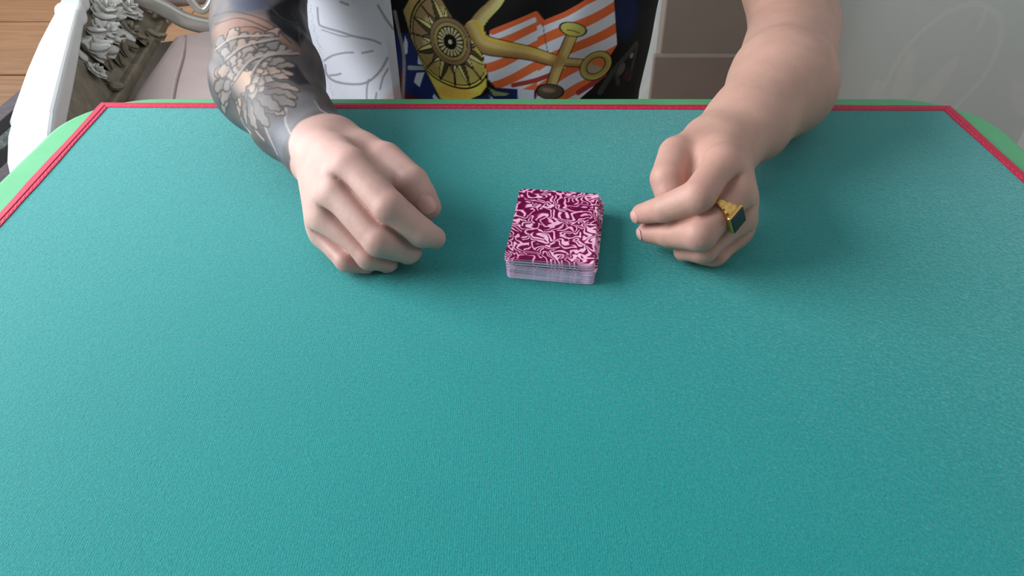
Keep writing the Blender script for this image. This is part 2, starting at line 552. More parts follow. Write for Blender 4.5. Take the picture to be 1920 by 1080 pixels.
for i in range(len(outer)):
    a, b = Vector(outer[i]), Vector(outer[(i + 1) % len(outer)])
    ia, ib = Vector(inner[i]), Vector(inner[(i + 1) % len(outer)])
    n = max(6, int((b - a).length / 0.02))
    bm = bmesh.new(); rows = []
    e = (b - a).normalized(); nn = Vector((e.y, -e.x))
    for k in range(n + 1):
        t = k / n
        wob = 0.0 if k in (0, n) else rnd.uniform(-0.0004, 0.0004) + 0.0006 * math.sin(t * 9 + i)
        po = a.lerp(b, t) - nn * wob
        pi = ia.lerp(ib, t) + nn * wob * 0.6
        rows.append([bm.verts.new((*p, z)) for p, z in ((po.lerp(pi, 0.02), 0.0003), (po, MT * 0.6), (po.lerp(pi, 0.12), MT + 0.0009),
                     (po.lerp(pi, 0.62), MT + 0.0013), (po.lerp(pi, 0.68), MT + 0.0007), (po.lerp(pi, 0.97), MT + 0.0007), (pi, MT + 0.0001))])
    for r0, r1 in zip(rows, rows[1:]):
        for j in range(6):
            bm.faces.new((r0[j], r1[j], r1[j + 1], r0[j + 1]))
    bmesh.ops.recalc_face_normals(bm, faces=bm.faces[:])
    bo = from_bm('binding', bm, M_red, cards_mat)
    bm = bmesh.new()                                 # running stitch on the lip of the ribbon
    L = (ib - ia).length; m = int(L / 0.0062)
    for k in range(m):
        c0 = a.lerp(b, (k + 0.2) / m).lerp(ia.lerp(ib, (k + 0.2) / m), 0.82)
        c1 = a.lerp(b, (k + 0.8) / m).lerp(ia.lerp(ib, (k + 0.8) / m), 0.82)
        d = (c1 - c0); sd = Vector((d.y, -d.x)).normalized() * 0.00035
        z = MT + 0.0011
        q = [bm.verts.new((*p, zz)) for p, zz in ((c0 - sd, z - .0003), (c0 + sd, z - .0003), (c1 + sd, z - .0003), (c1 - sd, z - .0003),
             ((c0 + c1) / 2 - sd, z), ((c0 + c1) / 2 + sd, z))]
        bm.faces.new((q[0], q[1], q[5], q[4])); bm.faces.new((q[4], q[5], q[2], q[3]))
    st = from_bm('stitching', bm, M_thread, bo)
    tag(st, kind='stuff')

# ------------------------------------------------------------------ playing cards
M_edge = noise_mat('card_paper_edge', lin(222, 206, 244), lin(240, 228, 250), 400, 0.6)
M_back = Mat('card_back_print', lin(130, 15, 80), 0.32)
v = M_back.coord()
nz = M_back.n('ShaderNodeTexNoise'); nz.inputs['Scale'].default_value = 60; nz.inputs['Detail'].default_value = 1.0
M_back.l(v, nz.inputs['Vector'])
warp = M_back.n('ShaderNodeVectorMath', operation='MULTIPLY_ADD')
M_back.l(nz.outputs['Color'], warp.inputs[0]); warp.inputs[1].default_value = (0.016, 0.016, 0.0); M_back.l(v, warp.inputs[2])
flat = M_back.n('ShaderNodeVectorMath', operation='MULTIPLY'); flat.inputs[1].default_value = (1, 1, 0)
M_back.l(warp.outputs[0], flat.inputs[0])
vo = M_back.n('ShaderNodeTexVoronoi', voronoi_dimensions='2D'); vo.inputs['Scale'].default_value = 70
M_back.l(flat.outputs[0], vo.inputs['Vector'])
dif = M_back.n('ShaderNodeVectorMath', operation='SUBTRACT')
M_back.l(flat.outputs[0], dif.inputs[0]); M_back.l(vo.outputs['Position'], dif.inputs[1])
sx = M_back.n('ShaderNodeSeparateXYZ'); M_back.l(dif.outputs[0], sx.inputs[0])
ang = M_back.math('ARCTAN2', sx.outputs[1], sx.outputs[0])
n2 = M_back.noise(flat.outputs[0], 75, 1.0, 0.5)
ph = M_back.math('ADD', M_back.math('MULTIPLY', ang, 5.0), M_back.math('MULTIPLY', n2, 48.0))
sn = M_back.math('SINE', ph)
n3 = M_back.noise(flat.outputs[0], 45, 1.0, 0.5)
val = M_back.math('ADD', M_back.math('MULTIPLY', sn, 0.5), M_back.math('MULTIPLY_ADD', n3, 1.3, -0.22))
M_back.base(M_back.ramp(val, [(0.0, lin(104, 4, 60)), (0.50, lin(140, 12, 86)), (0.66, lin(250, 168, 208)), (1.0, lin(255, 206, 230))]))
CW, CH, CT = 0.0575, 0.0880, 0.00030
def card_mesh():
    me = bpy.data.meshes.new('playing_card')
    bm = bmesh.new()
    o2 = rrect(CW / 2, CH / 2, 0.0032, 4)
    lo_v = [bm.verts.new((x, y, 0.0)) for x, y in o2]; hi_v = [bm.verts.new((x, y, CT * 0.97)) for x, y in o2]
    f1 = bm.faces.new(hi_v); f0 = bm.faces.new(lo_v[::-1])
    f1.material_index = 1; f0.material_index = 1
    for k in range(len(o2)):
        bm.faces.new((lo_v[k], lo_v[(k + 1) % len(o2)], hi_v[(k + 1) % len(o2)], hi_v[k]))
    bm.to_mesh(me); bm.free()
    me.materials.append(M_edge.m); me.materials.append(M_back.m)
    return me
cme = card_mesh()
rnd = random.Random(11)
NC = 54
ccx, ccy, crot = 0.0290, 0.4450, math.radians(-7.2)
for i in range(NC):
    o = bpy.data.objects.new('playing_card', cme)
    col.objects.link(o)
    t = i / (NC - 1)
    low = 1 - t
    dx = 0.0022 * min(1, low * 2.2) + rnd.uniform(-0.0005, 0.0005) * (0.4 + (0.3 < t < 0.95))
    dy = rnd.uniform(-0.0006, 0.0006) * (0.3 + 1.2 * (t > 0.45)) + 0.0004 * low
    if 0.55 < t < 0.9 and i % 5 == 0:
        dx += 0.0015
    if i == NC - 1:
        dx = dy = 0
    o.location = (ccx + dx, ccy + dy, TZ + MT + 0.0003 + i * CT)
    o.rotation_euler = (0, 0, crot - math.radians(1.4) * min(1, low * 2) + math.radians(rnd.uniform(-0.5, 0.5)))
    n = NC - 1 - i
    if n == 0:
        lab = 'purple and pink swirl-backed playing card lying on top of the deck'
    elif i == 0:
        lab = 'lowest playing card of the deck, lying on the teal mat'
    else:
        lab = 'pale-edged playing card in the deck, %d%s below the top card' % (n, 'th' if 10 < n % 100 < 14 else {1: 'st', 2: 'nd', 3: 'rd'}.get(n % 10, 'th'))
    tag(o, lab, 'playing card', 'deck of playing cards')
# ------------------------------------------------------------------ person
M_skin = Mat('skin', lin(214, 168, 146), 0.5, 0, 0.35)
v = M_skin.coord()
mott = M_skin.ramp(M_skin.noise(v, 45, 4, 0.6), [(0.3, (0.93, 0.90, 0.89, 1)), (0.7, (1.05, 1.04, 1.03, 1))])
M_skin.base(M_skin.mix(1.0, M_skin.attr(), mott, 'MULTIPLY'))
M_skin.bump(M_skin.math('ADD', M_skin.noise(v, 420, 3, 0.6), M_skin.math('MULTIPLY', M_skin.noise(v, 90, 2), 1.2)), 0.22, 0.0006)
M_skin.b.inputs['Subsurface Weight'].default_value = 0.12
M_skin.b.inputs['Subsurface Radius'].default_value = (1.0, 0.35, 0.2)
M_skin.b.inputs['Subsurface Scale'].default_value = 0.004
M_nail = noise_mat('fingernail', lin(212, 160, 152), lin(218, 170, 160), 90, 0.32)

A = lambda *x: np.array(x, float)
# --- right hand (bare wrist below a tattooed sleeve): loose fist on its outer edge
RW = P(596, 268, 0.037); RE = P(486, 48, 0.062); RS = A(-0.205, 0.865, 0.31)
RH = dict(
    W=RW,
    index=[P(654, 310, 0.066), P(729, 390, 0.0530), P(789, 436, 0.036), P(815, 446, 0.024)],
    middle=[P(627, 356, 0.054), P(712, 450, 0.0350), P(764, 468, 0.0190), A(-0.0765, 0.428, 0.014)],
    ring=[P(606, 402, 0.037), P(693, 478, 0.0195), P(724, 486, 0.0115), A(-0.0905, 0.424, 0.0115)],
    pinky=[P(607, 436, 0.0205), P(652, 485, 0.0135), P(690, 491, 0.0095), A(-0.099, 0.420, 0.0105)],
    thumb=[P(640, 270, 0.038), P(724, 301, 0.041), P(772, 343, 0.037), P(803, 388, 0.0235)],
    palm=[A(-0.098, 0.470, 0.030), A(-0.112, 0.445, 0.024)], up=A(-0.35, -0.1, 0.93))
# --- left hand: closed fist with the ring
LW = P(1354, 268, 0.038); LE = P(1490, 52, 0.050); LS = A(0.185, 0.865, 0.31)
LH = dict(
    W=LW,
    index=[P(1358, 304, 0.066), P(1309, 370, 0.0570), P(1248, 392, 0.0430), P(1204, 402, 0.030)],
    middle=[P(1384, 356, 0.053), P(1312, 440, 0.0365), P(1258, 438, 0.0255), P(1216, 434, 0.017)],
    ring=[P(1389, 402, 0.036), P(1320, 466, 0.0205), P(1288, 468, 0.0125), A(0.125, 0.424, 0.0125)],
    pinky=[P(1382, 434, 0.0205), P(1340, 474, 0.0135), P(1305, 475, 0.0095), A(0.131, 0.420, 0.0105)],
    thumb=[P(1326, 272, 0.042), P(1268, 290, 0.046), P(1252, 335, 0.043), P(1262, 384, 0.031)],
    palm=[A(0.132, 0.468, 0.030), A(0.140, 0.445, 0.024)], up=A(0.35, -0.1, 0.93))
RAD = dict(index=(0.0122, 0.0114, 0.0096, 0.0075), middle=(0.0114, 0.0110, 0.0096, 0.0080),
           ring=(0.0106, 0.0101, 0.0090, 0.0075), pinky=(0.0098, 0.0091, 0.0080, 0.0068),
           thumb=(0.0150, 0.0130, 0.0120, 0.0092))

def hand_sdf(H):
    W = H['W']
    names = ('index', 'middle', 'ring', 'pinky')
    th = H['thumb']
    def f(p):
        mc = None
        for nm, r0 in (('index', 0.0135), ('middle', 0.0140), ('ring', 0.0135), ('pinky', 0.0125)):
            M = H[nm][0]
            s = W + (M - W) * 0.12 - H['up'] * 0.002
            d = cone(p, s, M + (W - M) * 0.06 - H['up'] * 0.001, r0, RAD[nm][0] - 0.0006)
            mc = d if mc is None else smin(mc, d, 0.013)
        for a, b in zip(names, names[1:]):           # flesh between neighbouring metacarpals
            m = (H[a][0] + H[b][0]) / 2
            ra = (RAD[a][0] + RAD[b][0]) / 2 - 0.0010
            mc = smin(mc, cone(p, W + (m - W) * 0.2, m + (W - m) * 0.03, 0.0115, ra), 0.006)
        for c, r in zip(H['palm'], (0.017, 0.016)):
            mc = smin(mc, ball(p, c, r), 0.014)
        mc = smin(mc, cone(p, th[0], th[1] + (th[0] - th[1]) * 0.05, 0.0150, RAD['thumb'][1] - 0.0022), 0.012)
        mc = smin(mc, cone(p, th[0] * 0.55 + th[1] * 0.45 - A(0, 0, 0.004), H['index'][0] * 0.62 + W * 0.38 - A(0, 0, 0.006), 0.0115, 0.0105), 0.012)
        out = None
        raw = []
        for nm in names:
            J, R = H[nm], RAD[nm]
            pr = cone(p, J[0] + (J[1] - J[0]) * 0.10, J[1], R[0] - 0.0004, R[1])
            e = smin(cone(p, J[1], J[2], R[1], R[2]), cone(p, J[2], J[3], R[2], R[3]), 0.0016)
            raw.append(np.minimum(pr, e))
            d = smin(smin(mc, pr, 0.010), e, 0.0014)
            out = d if out is None else smin(out, d, 0.0022)
        m2 = (th[2] * 0.45 + th[3] * 0.55)
        t3 = np.minimum(cone(p, th[2], m2, RAD['thumb'][2], 0.0112), cone(p, m2, th[3], 0.0112, RAD['thumb'][3]))
        t2 = smin(cone(p, th[1], th[2], RAD['thumb'][1], RAD['thumb'][2]), t3, 0.0016)
        out = smin(out, smin(mc, t2, 0.005), 0.0022)
        for a, b in zip(names, names[1:]):           # no gaps deep between pressed fingers
            q = [(H[a][k] + H[b][k]) / 2 for k in range(3)]
            r = [min(RAD[a][k], RAD[b][k]) - 0.0052 for k in range(3)]
            out = smin(out, np.minimum(cone(p, q[0], q[1], r[0], r[1]), cone(p, q[1], q[2], r[1], r[2])), 0.003)
        for a, b in list(zip(raw, raw[1:])) + [(t2, raw[0])]:      # the folds where neighbours press together
            near = np.exp(-(np.maximum(np.maximum(a, b), 0) / 0.0035) ** 2)
            out = out + 0.0030 * np.exp(-((a - b) / 0.0038) ** 2) * near
        return out
    return f

def arm_sdf(H, E, S, fr, c1, c2):
    hf = hand_sdf(H)
    W = H['W']
    ax = (E - W) / np.linalg.norm(E - W)
    sd = np.cross(ax, A(0, 0, 1)); sd /= np.linalg.norm(sd)
    up = np.cross(sd, ax)
    def f(p):
        d = hf(p)
        w0 = W - ax * 0.008
        q = None
        wx = (c1 - W) / np.linalg.norm(c1 - W)
        ws = np.cross(wx, A(0, 0, 1)); ws /= np.linalg.norm(ws)
        for s in (-1, 1):
            c = cone(p, w0 + ws * s * 0.0085, c1 + ws * s * 0.008, 0.0200, fr[0] - 0.006)
            q = c if q is None else smin(q, c, 0.016)
        q = smin(q, cone(p, c1, c2, fr[0], fr[1]), 0.012)
        q = smin(q, cone(p, c2, E, fr[1] - 0.002, fr[2]), 0.012)
        d = smin(d, q, 0.014)
        u = smin(cone(p, E, E * 0.55 + S * 0.45, fr[2] * 0.93, 0.047), cone(p, E * 0.55 + S * 0.45, S, 0.047, 0.055), 0.02)
        d = smin(d, u, 0.007)
        return np.where(p[:, 1] < 0.70, np.maximum(d, 0.0034 - p[:, 2]), d)     # flesh flattens on the mat
    return f

f_right = arm_sdf(RH, RE, RS, (0.0300, 0.0450, 0.0430), P(549, 226, 0.043), P(503, 150, 0.052))
f_left = arm_sdf(LH, LE, LS, (0.0300, 0.0430, 0.0420), P(1404, 230, 0.042), P(1466, 158, 0.049))

def hit(f, u, v):
    d = ray(u, v); d = d / np.linalg.norm(d)
    o = np.array([0, 0, CAM_H]); t = 0.2
    for _ in range(120):
        s = float(f((o + d * t)[None].astype(np.float32))[0])
        t += s * 0.8
        if abs(s) < 1e-5 or t > 3:
            break
    return o + d * t

def grad(f, p, e=0.0008):
    g = np.array([float(f((p + k * e)[None].astype(np.float32))[0] - f((p - k * e)[None].astype(np.float32))[0]) for k in np.eye(3)])
    return g / np.linalg.norm(g)

HARM = 0.0010
VR, QR = mesh_sdf(f_right, (-0.36, 0.36, -0.03), (0.0, 0.96, 0.40), HARM)
VL, QL = mesh_sdf(f_left, (0.05, 0.36, -0.03), (0.36, 0.96, 0.40), HARM)

# skin colour, redder over knuckles, finger ends and elbow creases
SKIN_LIT, SKIN_SHADED, RED = lin3(198, 163, 153), lin3(192, 152, 137), lin3(192, 136, 130)  # left arm's tone is darker: its shade is put into the skin colour
def skin_colors(V, H, base):
    c = np.tile(base, (len(V), 1))
    w = np.zeros(len(V))
    for nm in ('index', 'middle', 'ring', 'pinky', 'thumb'):
        for k, r, s in ((1, 0.012, 0.45), (2, 0.010, 0.25), (3, 0.011, 0.5)):
            w = np.maximum(w, s * np.exp(-((V - H[nm][k]) ** 2).sum(1) / (2 * r * r)))
    w = np.maximum(w, 0.25 * np.exp(-((V - H['index'][0]) ** 2).sum(1) / (2 * 0.014 ** 2)))
    return c * (1 - w[:, None]) + RED * w[:, None]
CR = skin_colors(VR, RH, SKIN_LIT)
CL = skin_colors(VL, LH, SKIN_SHADED)

# tattoo sleeve: painted in the forearm's own unrolled coordinates (along, around)
axr = (RE - RW) / np.linalg.norm(RE - RW)
sdr = np.cross(axr, A(0, 0, 1)); sdr /= np.linalg.norm(sdr)
upr = np.cross(sdr, axr)
def unroll(V):
    q = V - RW
    a = q @ axr
    return np.stack([a, np.arctan2(q @ sdr, q @ upr) * 0.042], 1)
T = lambda u, v: unroll(hit(f_right, u, v)[None])[0]
tp = unroll(VR)
wob = 0.5 + 0.5 * np.sin(tp[:, 0] * 130 + 2.5 * np.sin(tp[:, 1] * 90)) * np.sin(tp[:, 1] * 150 + 1.7 * np.sin(tp[:, 0] * 70))
edge = np.array(sorted([T(*q)[::-1].tolist() for q in ((545, 296), (541, 268), (548, 245), (563, 228), (585, 218), (606, 213))]))
ink = np.clip((tp[:, 0] - np.interp(tp[:, 1], edge[:, 0], edge[:, 1])) / 0.0022 + 0.5, 0, 1)
tat = lin3(102, 93, 90) * wob[:, None] + lin3(80, 79, 84) * (1 - wob[:, None])
def lay(mask, colr):
    global tat
    tat = tat * (1 - mask[:, None]) + colr * mask[:, None]
def blob(pts, colr, soft=0.004, k=1.0):
    q = np.array([T(*x) for x in pts])
    ins = poly_in(tp, q.tolist())
    d = polyline2(tp, list(q) + [q[0]])
    sgn = np.where(ins, -d, d)
    lay(np.clip(0.5 - sgn / soft, 0, 1) * k, colr)
def stroke(pts, colr, w=0.0007, k=0.9):
    d = polyline2(tp, [T(*x) for x in arc(pts, 12)])
    lay(np.clip((w - d) / 0.0008 + 0.5, 0, 1) * k, colr)
blob([(398, 60), (430, 30), (480, 28), (520, 55), (560, 95), (520, 80), (460, 75), (410, 90)], lin3(140, 108, 94), 0.012)
blob([(500, 20), (540, -5), (600, -5), (592, 30), (575, 60), (562, 86), (530, 62), (505, 40)], lin3(24, 24, 28), 0.004)
blob([(430, -5), (500, -5), (500, 18), (460, 22), (430, 12)], lin3(72, 76, 92), 0.006)
blob([(525, 112), (556, 122), (582, 158), (560, 160), (535, 146)], lin3(44, 42, 46), 0.004)
blob([(540, 172), (590, 178), (598, 205), (566, 225), (545, 250), (530, 230)], lin3(120, 118, 122), 0.008)
blob([(500, 235), (530, 220), (545, 250), (530, 300), (505, 270)], lin3(108, 110, 118), 0.006)
blob([(392, 120), (410, 130), (420, 180), (410, 180), (396, 150)], lin3(140, 128, 126), 0.006)
for pts in ([(400, 30), (440, 22), (500, 40), (545, 80)], [(402, 46), (450, 34), (505, 55)], [(500, 60), (470, 50), (430, 55)], [(545, 20), (560, 50), (562, 84)], [(505, 10), (530, 35), (560, 44)]):
    stroke(pts, lin3(66, 60, 62), 0.0008)
for pts in ([(497, 238), (505, 258), (520, 290)], [(536, 204), (535, 228), (544, 250)], [(470, 215), (480, 245), (494, 262)], [(446, 205), (456, 232), (470, 250)], [(590, 190), (600, 205), (612, 212)]):
    stroke(pts, lin3(168, 160, 158), 0.0010)
rt = random.Random(3)
def petal(base, tip, w, light):
    global tat
    a, b = T(*base), T(*tip)
    d, t = seg2(tp, a, b)
    wob2 = 1 + 0.16 * np.sin(t * 17 + base[0])
    r = w * np.sin(np.pi * np.clip(0.10 + 0.78 * t, 0, 1)) ** 0.6 * wob2
    sgn = d - r
    m = np.clip(0.5 - sgn / 0.0009, 0, 1)
    shade = np.clip(t * 1.25 - 0.05, 0, 1)[:, None]
    fill = light * shade + lin3(82, 77, 77) * (1 - shade)
    lay(m, fill)
    lay(np.clip((0.0006 - np.abs(sgn)) / 0.0007 + 0.6, 0, 1) * 0.85, lin3(56, 51, 53))
lights = [lin3(140, 130, 125), lin3(152, 138, 130), lin3(158, 136, 122), lin3(128, 121, 118)]
cx, cy = 466, 132
for rad, n, w, ph0 in ((84, 19, 0.0040, 0.4), (68, 17, 0.0043, 0.2), (53, 14, 0.0046, 0.0), (38, 11, 0.0045, 0.3), (24, 8, 0.0042, 0.1)):
    for k in range(n):
        a = 2 * math.pi * (k + ph0) / n + rt.uniform(-0.12, 0.12)
        rr = rad * rt.uniform(0.85, 1.12)
        dx, dy = math.cos(a) * rr * 0.95, math.sin(a) * rr * 1.12
        if cx + dx < 400 or cx + dx > 574 or cy + dy < 52:
            continue
        petal((cx + dx * 0.35, cy + dy * 0.35), (cx + dx, cy + dy), w, rt.choice(lights))
for b, t, w in (((500, 158), (556, 168), 0.0040), ((498, 172), (552, 182), 0.0045), ((500, 186), (548, 194), 0.0050), ((497, 196), (530, 212), 0.0048),
                ((476, 188), (500, 232), 0.0050), ((466, 190), (480, 238), 0.0046), ((455, 186), (462, 228), 0.0044), ((484, 178), (522, 205), 0.0048)):
    petal(b, t, w, rt.choice(lights))
petal((452, 152), (470, 138), 0.0060, lin3(186, 150, 130)); petal((440, 178), (468, 140), 0.0075, lin3(190, 154, 134))
for pts in ([(405, 92), (440, 70), (505, 66)], [(425, 110), (460, 85), (520, 72)], [(440, 150), (475, 110), (545, 95)], [(470, 140), (500, 105), (560, 100)]):
    stroke(pts, lin3(158, 146, 140), 0.0010); stroke([(x, y + 4) for x, y in pts], lin3(60, 55, 57), 0.0006)
CR = CR * (1 - ink[:, None]) + tat * ink[:, None]

# --- trunk, neck and head
HX, HY = -0.015, 0.815
def f_trunk(p):
    d = cone(p, (-0.02, 0.95, -0.20), (-0.02, 0.94, 0.20), 0.12, 0.125)
    d = smin(d, cone(p, RS, LS, 0.060, 0.060), 0.08)
    d = smin(d, cone(p, (-0.015, 0.90, 0.30), (HX, HY + 0.045, 0.45), 0.062, 0.056), 0.04)
    h = ellipsoid(p, (HX, HY + 0.02, 0.535), (0.076, 0.094, 0.100))
    h = smin(h, ellipsoid(p, (HX, HY - 0.005, 0.470), (0.060, 0.072, 0.068)), 0.04)
    h = smin(h, cone(p, (HX, HY - 0.074, 0.525), (HX, HY - 0.092, 0.490), 0.008, 0.013), 0.014)
    h = smin(h, cone(p, (HX - 0.03, HY - 0.062, 0.543), (HX + 0.03, HY - 0.062, 0.543), 0.010, 0.010), 0.012)
    h = smin(h, cone(p, (HX - 0.018, HY - 0.074, 0.462), (HX + 0.018, HY - 0.074, 0.462), 0.007, 0.007), 0.007)
    for s in (-1, 1):
        h = np.maximum(h, -ball(p, (HX + s * 0.031, HY - 0.082, 0.524), 0.0125))
        h = smin(h, ball(p, (HX + s * 0.031, HY - 0.060, 0.524), 0.0135), 0.004)
        h = smin(h, ellipsoid(p, (HX + s * 0.078, HY + 0.030, 0.515), (0.008, 0.018, 0.030)), 0.008)
    return smin(d, h, 0.03)
VT, QT = mesh_sdf(f_trunk, (-0.30, 0.64, -0.36), (0.28, 1.14, 0.68), 0.005)
CT_ = np.tile(SKIN_SHADED, (len(VT), 1))
lips = ((VT[:, 1] < HY - 0.066) & (np.abs(VT[:, 2] - 0.462) < 0.008) & (np.abs(VT[:, 0] - HX) < 0.024))
CT_[lips] = lin3(186, 110, 100)

person = empty('person', (-0.02, 0.95, 0.0), 'seated person in printed black shirt with tattooed forearm and both fists on the mat', 'person')
inv = Vector((-0.02, 0.95, 0.0))
V = np.concatenate([VR, VL, VT]); Q = np.concatenate([QR, QL + len(VR), QT + len(VR) + len(VL)])
off = np.array([inv.x, inv.y, inv.z - TZ])
body = from_np('body', V - off, Q, M_skin, person, True, np.concatenate([CR, CL, CT_]))

# nails
def nail(f, at_, axis, ln, wd, rc, rx=0.03):
    if len(at_) == 2:
        c = hit(f, *at_); n = grad(f, c, 0.003)
    else:                                             # fingertip centre, outward direction
        n = np.array(at_[1:4], float); n /= np.linalg.norm(n)
        c = np.array(at_[0], float)
        for _ in range(30):
            c = c - n * float(f(c[None].astype(np.float32))[0]) * 0.8
    ax = np.asarray(axis, float); ax -= n * (ax @ n); ax /= np.linalg.norm(ax)
    sd = np.cross(n, ax)
    nu, nv = 12, 12
    vs_, fs = [], []
    for layer in (0.0004, -0.0012):
        for i in range(nu + 1):
            for j in range(nv + 1):
                a, b = 2 * i / nu - 1, 2 * j / nv - 1
                a2, b2 = a * math.sqrt(1 - b * b * 0.42), b * math.sqrt(1 - a * a * 0.42)
                x, y = a2 * ln / 2, b2 * wd / 2
                vs_.append(c + ax * x + sd * y + n * (layer - y * y / (2 * rc) - 0.5 * (max(0, x) if rx > 0.02 else x) ** 2 / rx))
    N = (nu + 1) * (nv + 1)
    for L in (0, N):
        for i in range(nu):
            for j in range(nv):
                k = L + i * (nv + 1) + j
                q = [k, k + 1, k + nv + 2, k + nv + 1]
                fs.append(q if L else q[::-1])
    o = from_np('fingernail', np.array(vs_) - off, fs, M_nail, body)
    return o
nail(f_right, (800, 383), RH['thumb'][3] - RH['thumb'][2], 0.0140, 0.0115, 0.0085)
nail(f_left, (LH['index'][3], -0.85, -0.42, -0.05), LH['index'][3] - LH['index'][2], 0.0085, 0.0085, 0.0070, 0.0085)
nail(f_left, (LH['middle'][3], -0.90, -0.32, -0.1), LH['middle'][3] - LH['middle'][2], 0.0075, 0.0080, 0.0070, 0.0085)

# hair
M_hair = noise_mat('black_hair', lin(22, 19, 18), lin(38, 33, 30), 60, 0.45, 0.6, 300, stretch=(1, 1, 0.2))
def f_hair(p):
    d = ellipsoid(p, (HX, HY + 0.028, 0.548), (0.086, 0.104, 0.106))
    face = np.maximum(p[:, 2] - 0.585 + 0.2 * (p[:, 1] - HY), p[:, 1] - HY - 0.02)
    d = np.maximum(d, -np.maximum(face, -1))
    return np.maximum(d, 0.475 - p[:, 2])
VH, QH = mesh_sdf(f_hair, (-0.14, 0.66, 0.42), (0.12, 1.0, 0.70), 0.005)
from_np('hair', VH - off, QH, M_hair, person)

# --- T-shirt with an all-over print
M_shirt = Mat('printed_tshirt', (0.02, 0.02, 0.02, 1), 0.75, 0, 0.25)
v = M_shirt.coord()
M_shirt.base(M_shirt.mix(1.0, M_shirt.attr(), M_shirt.ramp(M_shirt.noise(v, 700, 2), [(0.2, (0.9, 0.9, 0.9, 1)), (0.8, (1.08, 1.08, 1.08, 1))]), 'MULTIPLY'))
M_shirt.bump(M_shirt.noise(v, 1400, 2), 0.25, 0.0004)
SCX, SCY = -0.025, 0.935
def torso_ab(z):
    a = np.interp(z, [-0.28, -0.08, 0.05, 0.15, 0.25, 0.31, 0.35, 0.37], [0.180, 0.184, 0.200, 0.206, 0.204, 0.170, 0.105, 0.080])
    b = np.interp(z, [-0.28, -0.08, 0.0, 0.10, 0.25, 0.31, 0.35, 0.37], [0.155, 0.158, 0.155, 0.150, 0.130, 0.105, 0.080, 0.075])
    return a, b
def torso_pt(th_, z):
    a, b = torso_ab(z)
    c, s = np.cos(th_), np.sin(th_)
    e = 2 / 2.3
    x = SCX + a * np.sign(c) * np.abs(c) ** e
    y = SCY - 0.05 * np.clip((z - 0.2) / 0.15, 0, 1) + b * np.sign(s) * np.abs(s) ** e
    fold = 0.0035 * np.sin(38 * x + 22 * z + 1.2 * np.sin(30 * z)) + 0.002 * np.sin(90 * x - 40 * z)
    return x, y + fold * (s < 0.2), z
zs = np.concatenate([np.linspace(-0.28, -0.10, 14)[:-1], np.linspace(-0.10, 0.085, 250)[:-1], np.linspace(0.085, 0.37, 24)])
ths = np.concatenate([np.linspace(math.pi * 1.02, math.pi * 1.98, 560), np.linspace(math.pi * 1.98, math.pi * 3.02, 50)[1:-1]])
TH, ZZ = np.meshgrid(ths, zs, indexing='ij')
X, Y, Z = torso_pt(TH.ravel(), ZZ.ravel())
n0, n1 = TH.shape
I = np.arange(n0 * n1).reshape(n0, n1)
I2 = np.concatenate([I, I[:1]], 0)
F = np.stack([I2[:-1, :-1], I2[1:, :-1], I2[1:, 1:], I2[:-1, 1:]], -1).reshape(-1, 4)

def art_coord(x, z, y=0.795):
    """artwork units on the flat shirt front"""
    zr = z - CAM_H
    w = y * C_ - zr * S_
    return np.stack([960 + F_PX * x / w, 540 - F_PX * (zr * C_ + y * S_) / w], 1)
K = art_coord(X, Z)
front = Y < SCY
colr = np.tile(lin3(14, 14, 18), (len(K), 1))
def pt(mask, c):
    m = np.asarray(mask, float)[:, None]
    colr[:] = colr * (1 - m) + (c if np.ndim(c) == 2 else np.asarray(c)[None]) * m
def soft(d, w=1.0):
    return np.clip(0.5 - d / w, 0, 1)
def sd_poly(pts):
    ins = poly_in(K, pts); d = polyline2(K, list(map(np.array, pts)) + [np.array(pts[0])])
    return np.where(ins, -d, d)
def sd_ell(c, rx, ry, ang=0.0):
    ca, sa = math.cos(ang), math.sin(ang)
    q = K - np.array(c, float)
    x, y = q[:, 0] * ca + q[:, 1] * sa, -q[:, 0] * sa + q[:, 1] * ca
    return (np.hypot(x / rx, y / ry) - 1) * min(rx, ry)
BLK, NAVY, WHT, ORG = lin3(10, 10, 12), lin3(22, 40, 98), lin3(216, 226, 240), lin3(226, 112, 62)
GOLD, YEL, BRN, CRM = lin3(196, 166, 98), lin3(228, 214, 92), lin3(120, 92, 80), lin3(224, 216, 142)
U, W_ = K[:, 0], K[:, 1]
# navy ground with white shards low on the left and along the hem
pt(soft(sd_poly([(740, 62), (775, 60), (800, 120), (830, 182), (905, 168), (930, 150), (1060, 160), (1060, 260), (740, 260)])), NAVY)
pt(soft(sd_ell((1180, 40), 26, 46), 18) * 0.5, lin3(22, 48, 104))
for pg in ([(760, 66), (765, 78), (764, 100), (757, 104), (757, 80)], [(786, 93), (797, 116), (784, 116)], [(782, 133), (797, 130), (788, 158), (777, 150)],
           [(815, 170), (825, 182), (818, 184), (812, 176)], [(919, 165), (936, 182), (920, 184)], [(970, 150), (1001, 152), (1001, 200), (972, 200)],
           [(920, 210), (960, 200), (950, 240), (915, 240)], [(840, 205), (880, 200), (860, 240)]):
    pt(soft(sd_poly(pg)), lin3(206, 214, 232))
pt(soft(polyline2(K, [A(768, 126), A(795, 122)]) - 4), lin3(150, 165, 160))
pt(soft(sd_poly([(735, 150), (748, 128), (757, 150), (764, 172), (790, 178), (790, 240), (735, 240)])), lin3(96, 22, 28))
pt(soft(polyline2(K, arc([(738, 150), (744, 168), (740, 190)])) - 3), lin3(150, 60, 56))
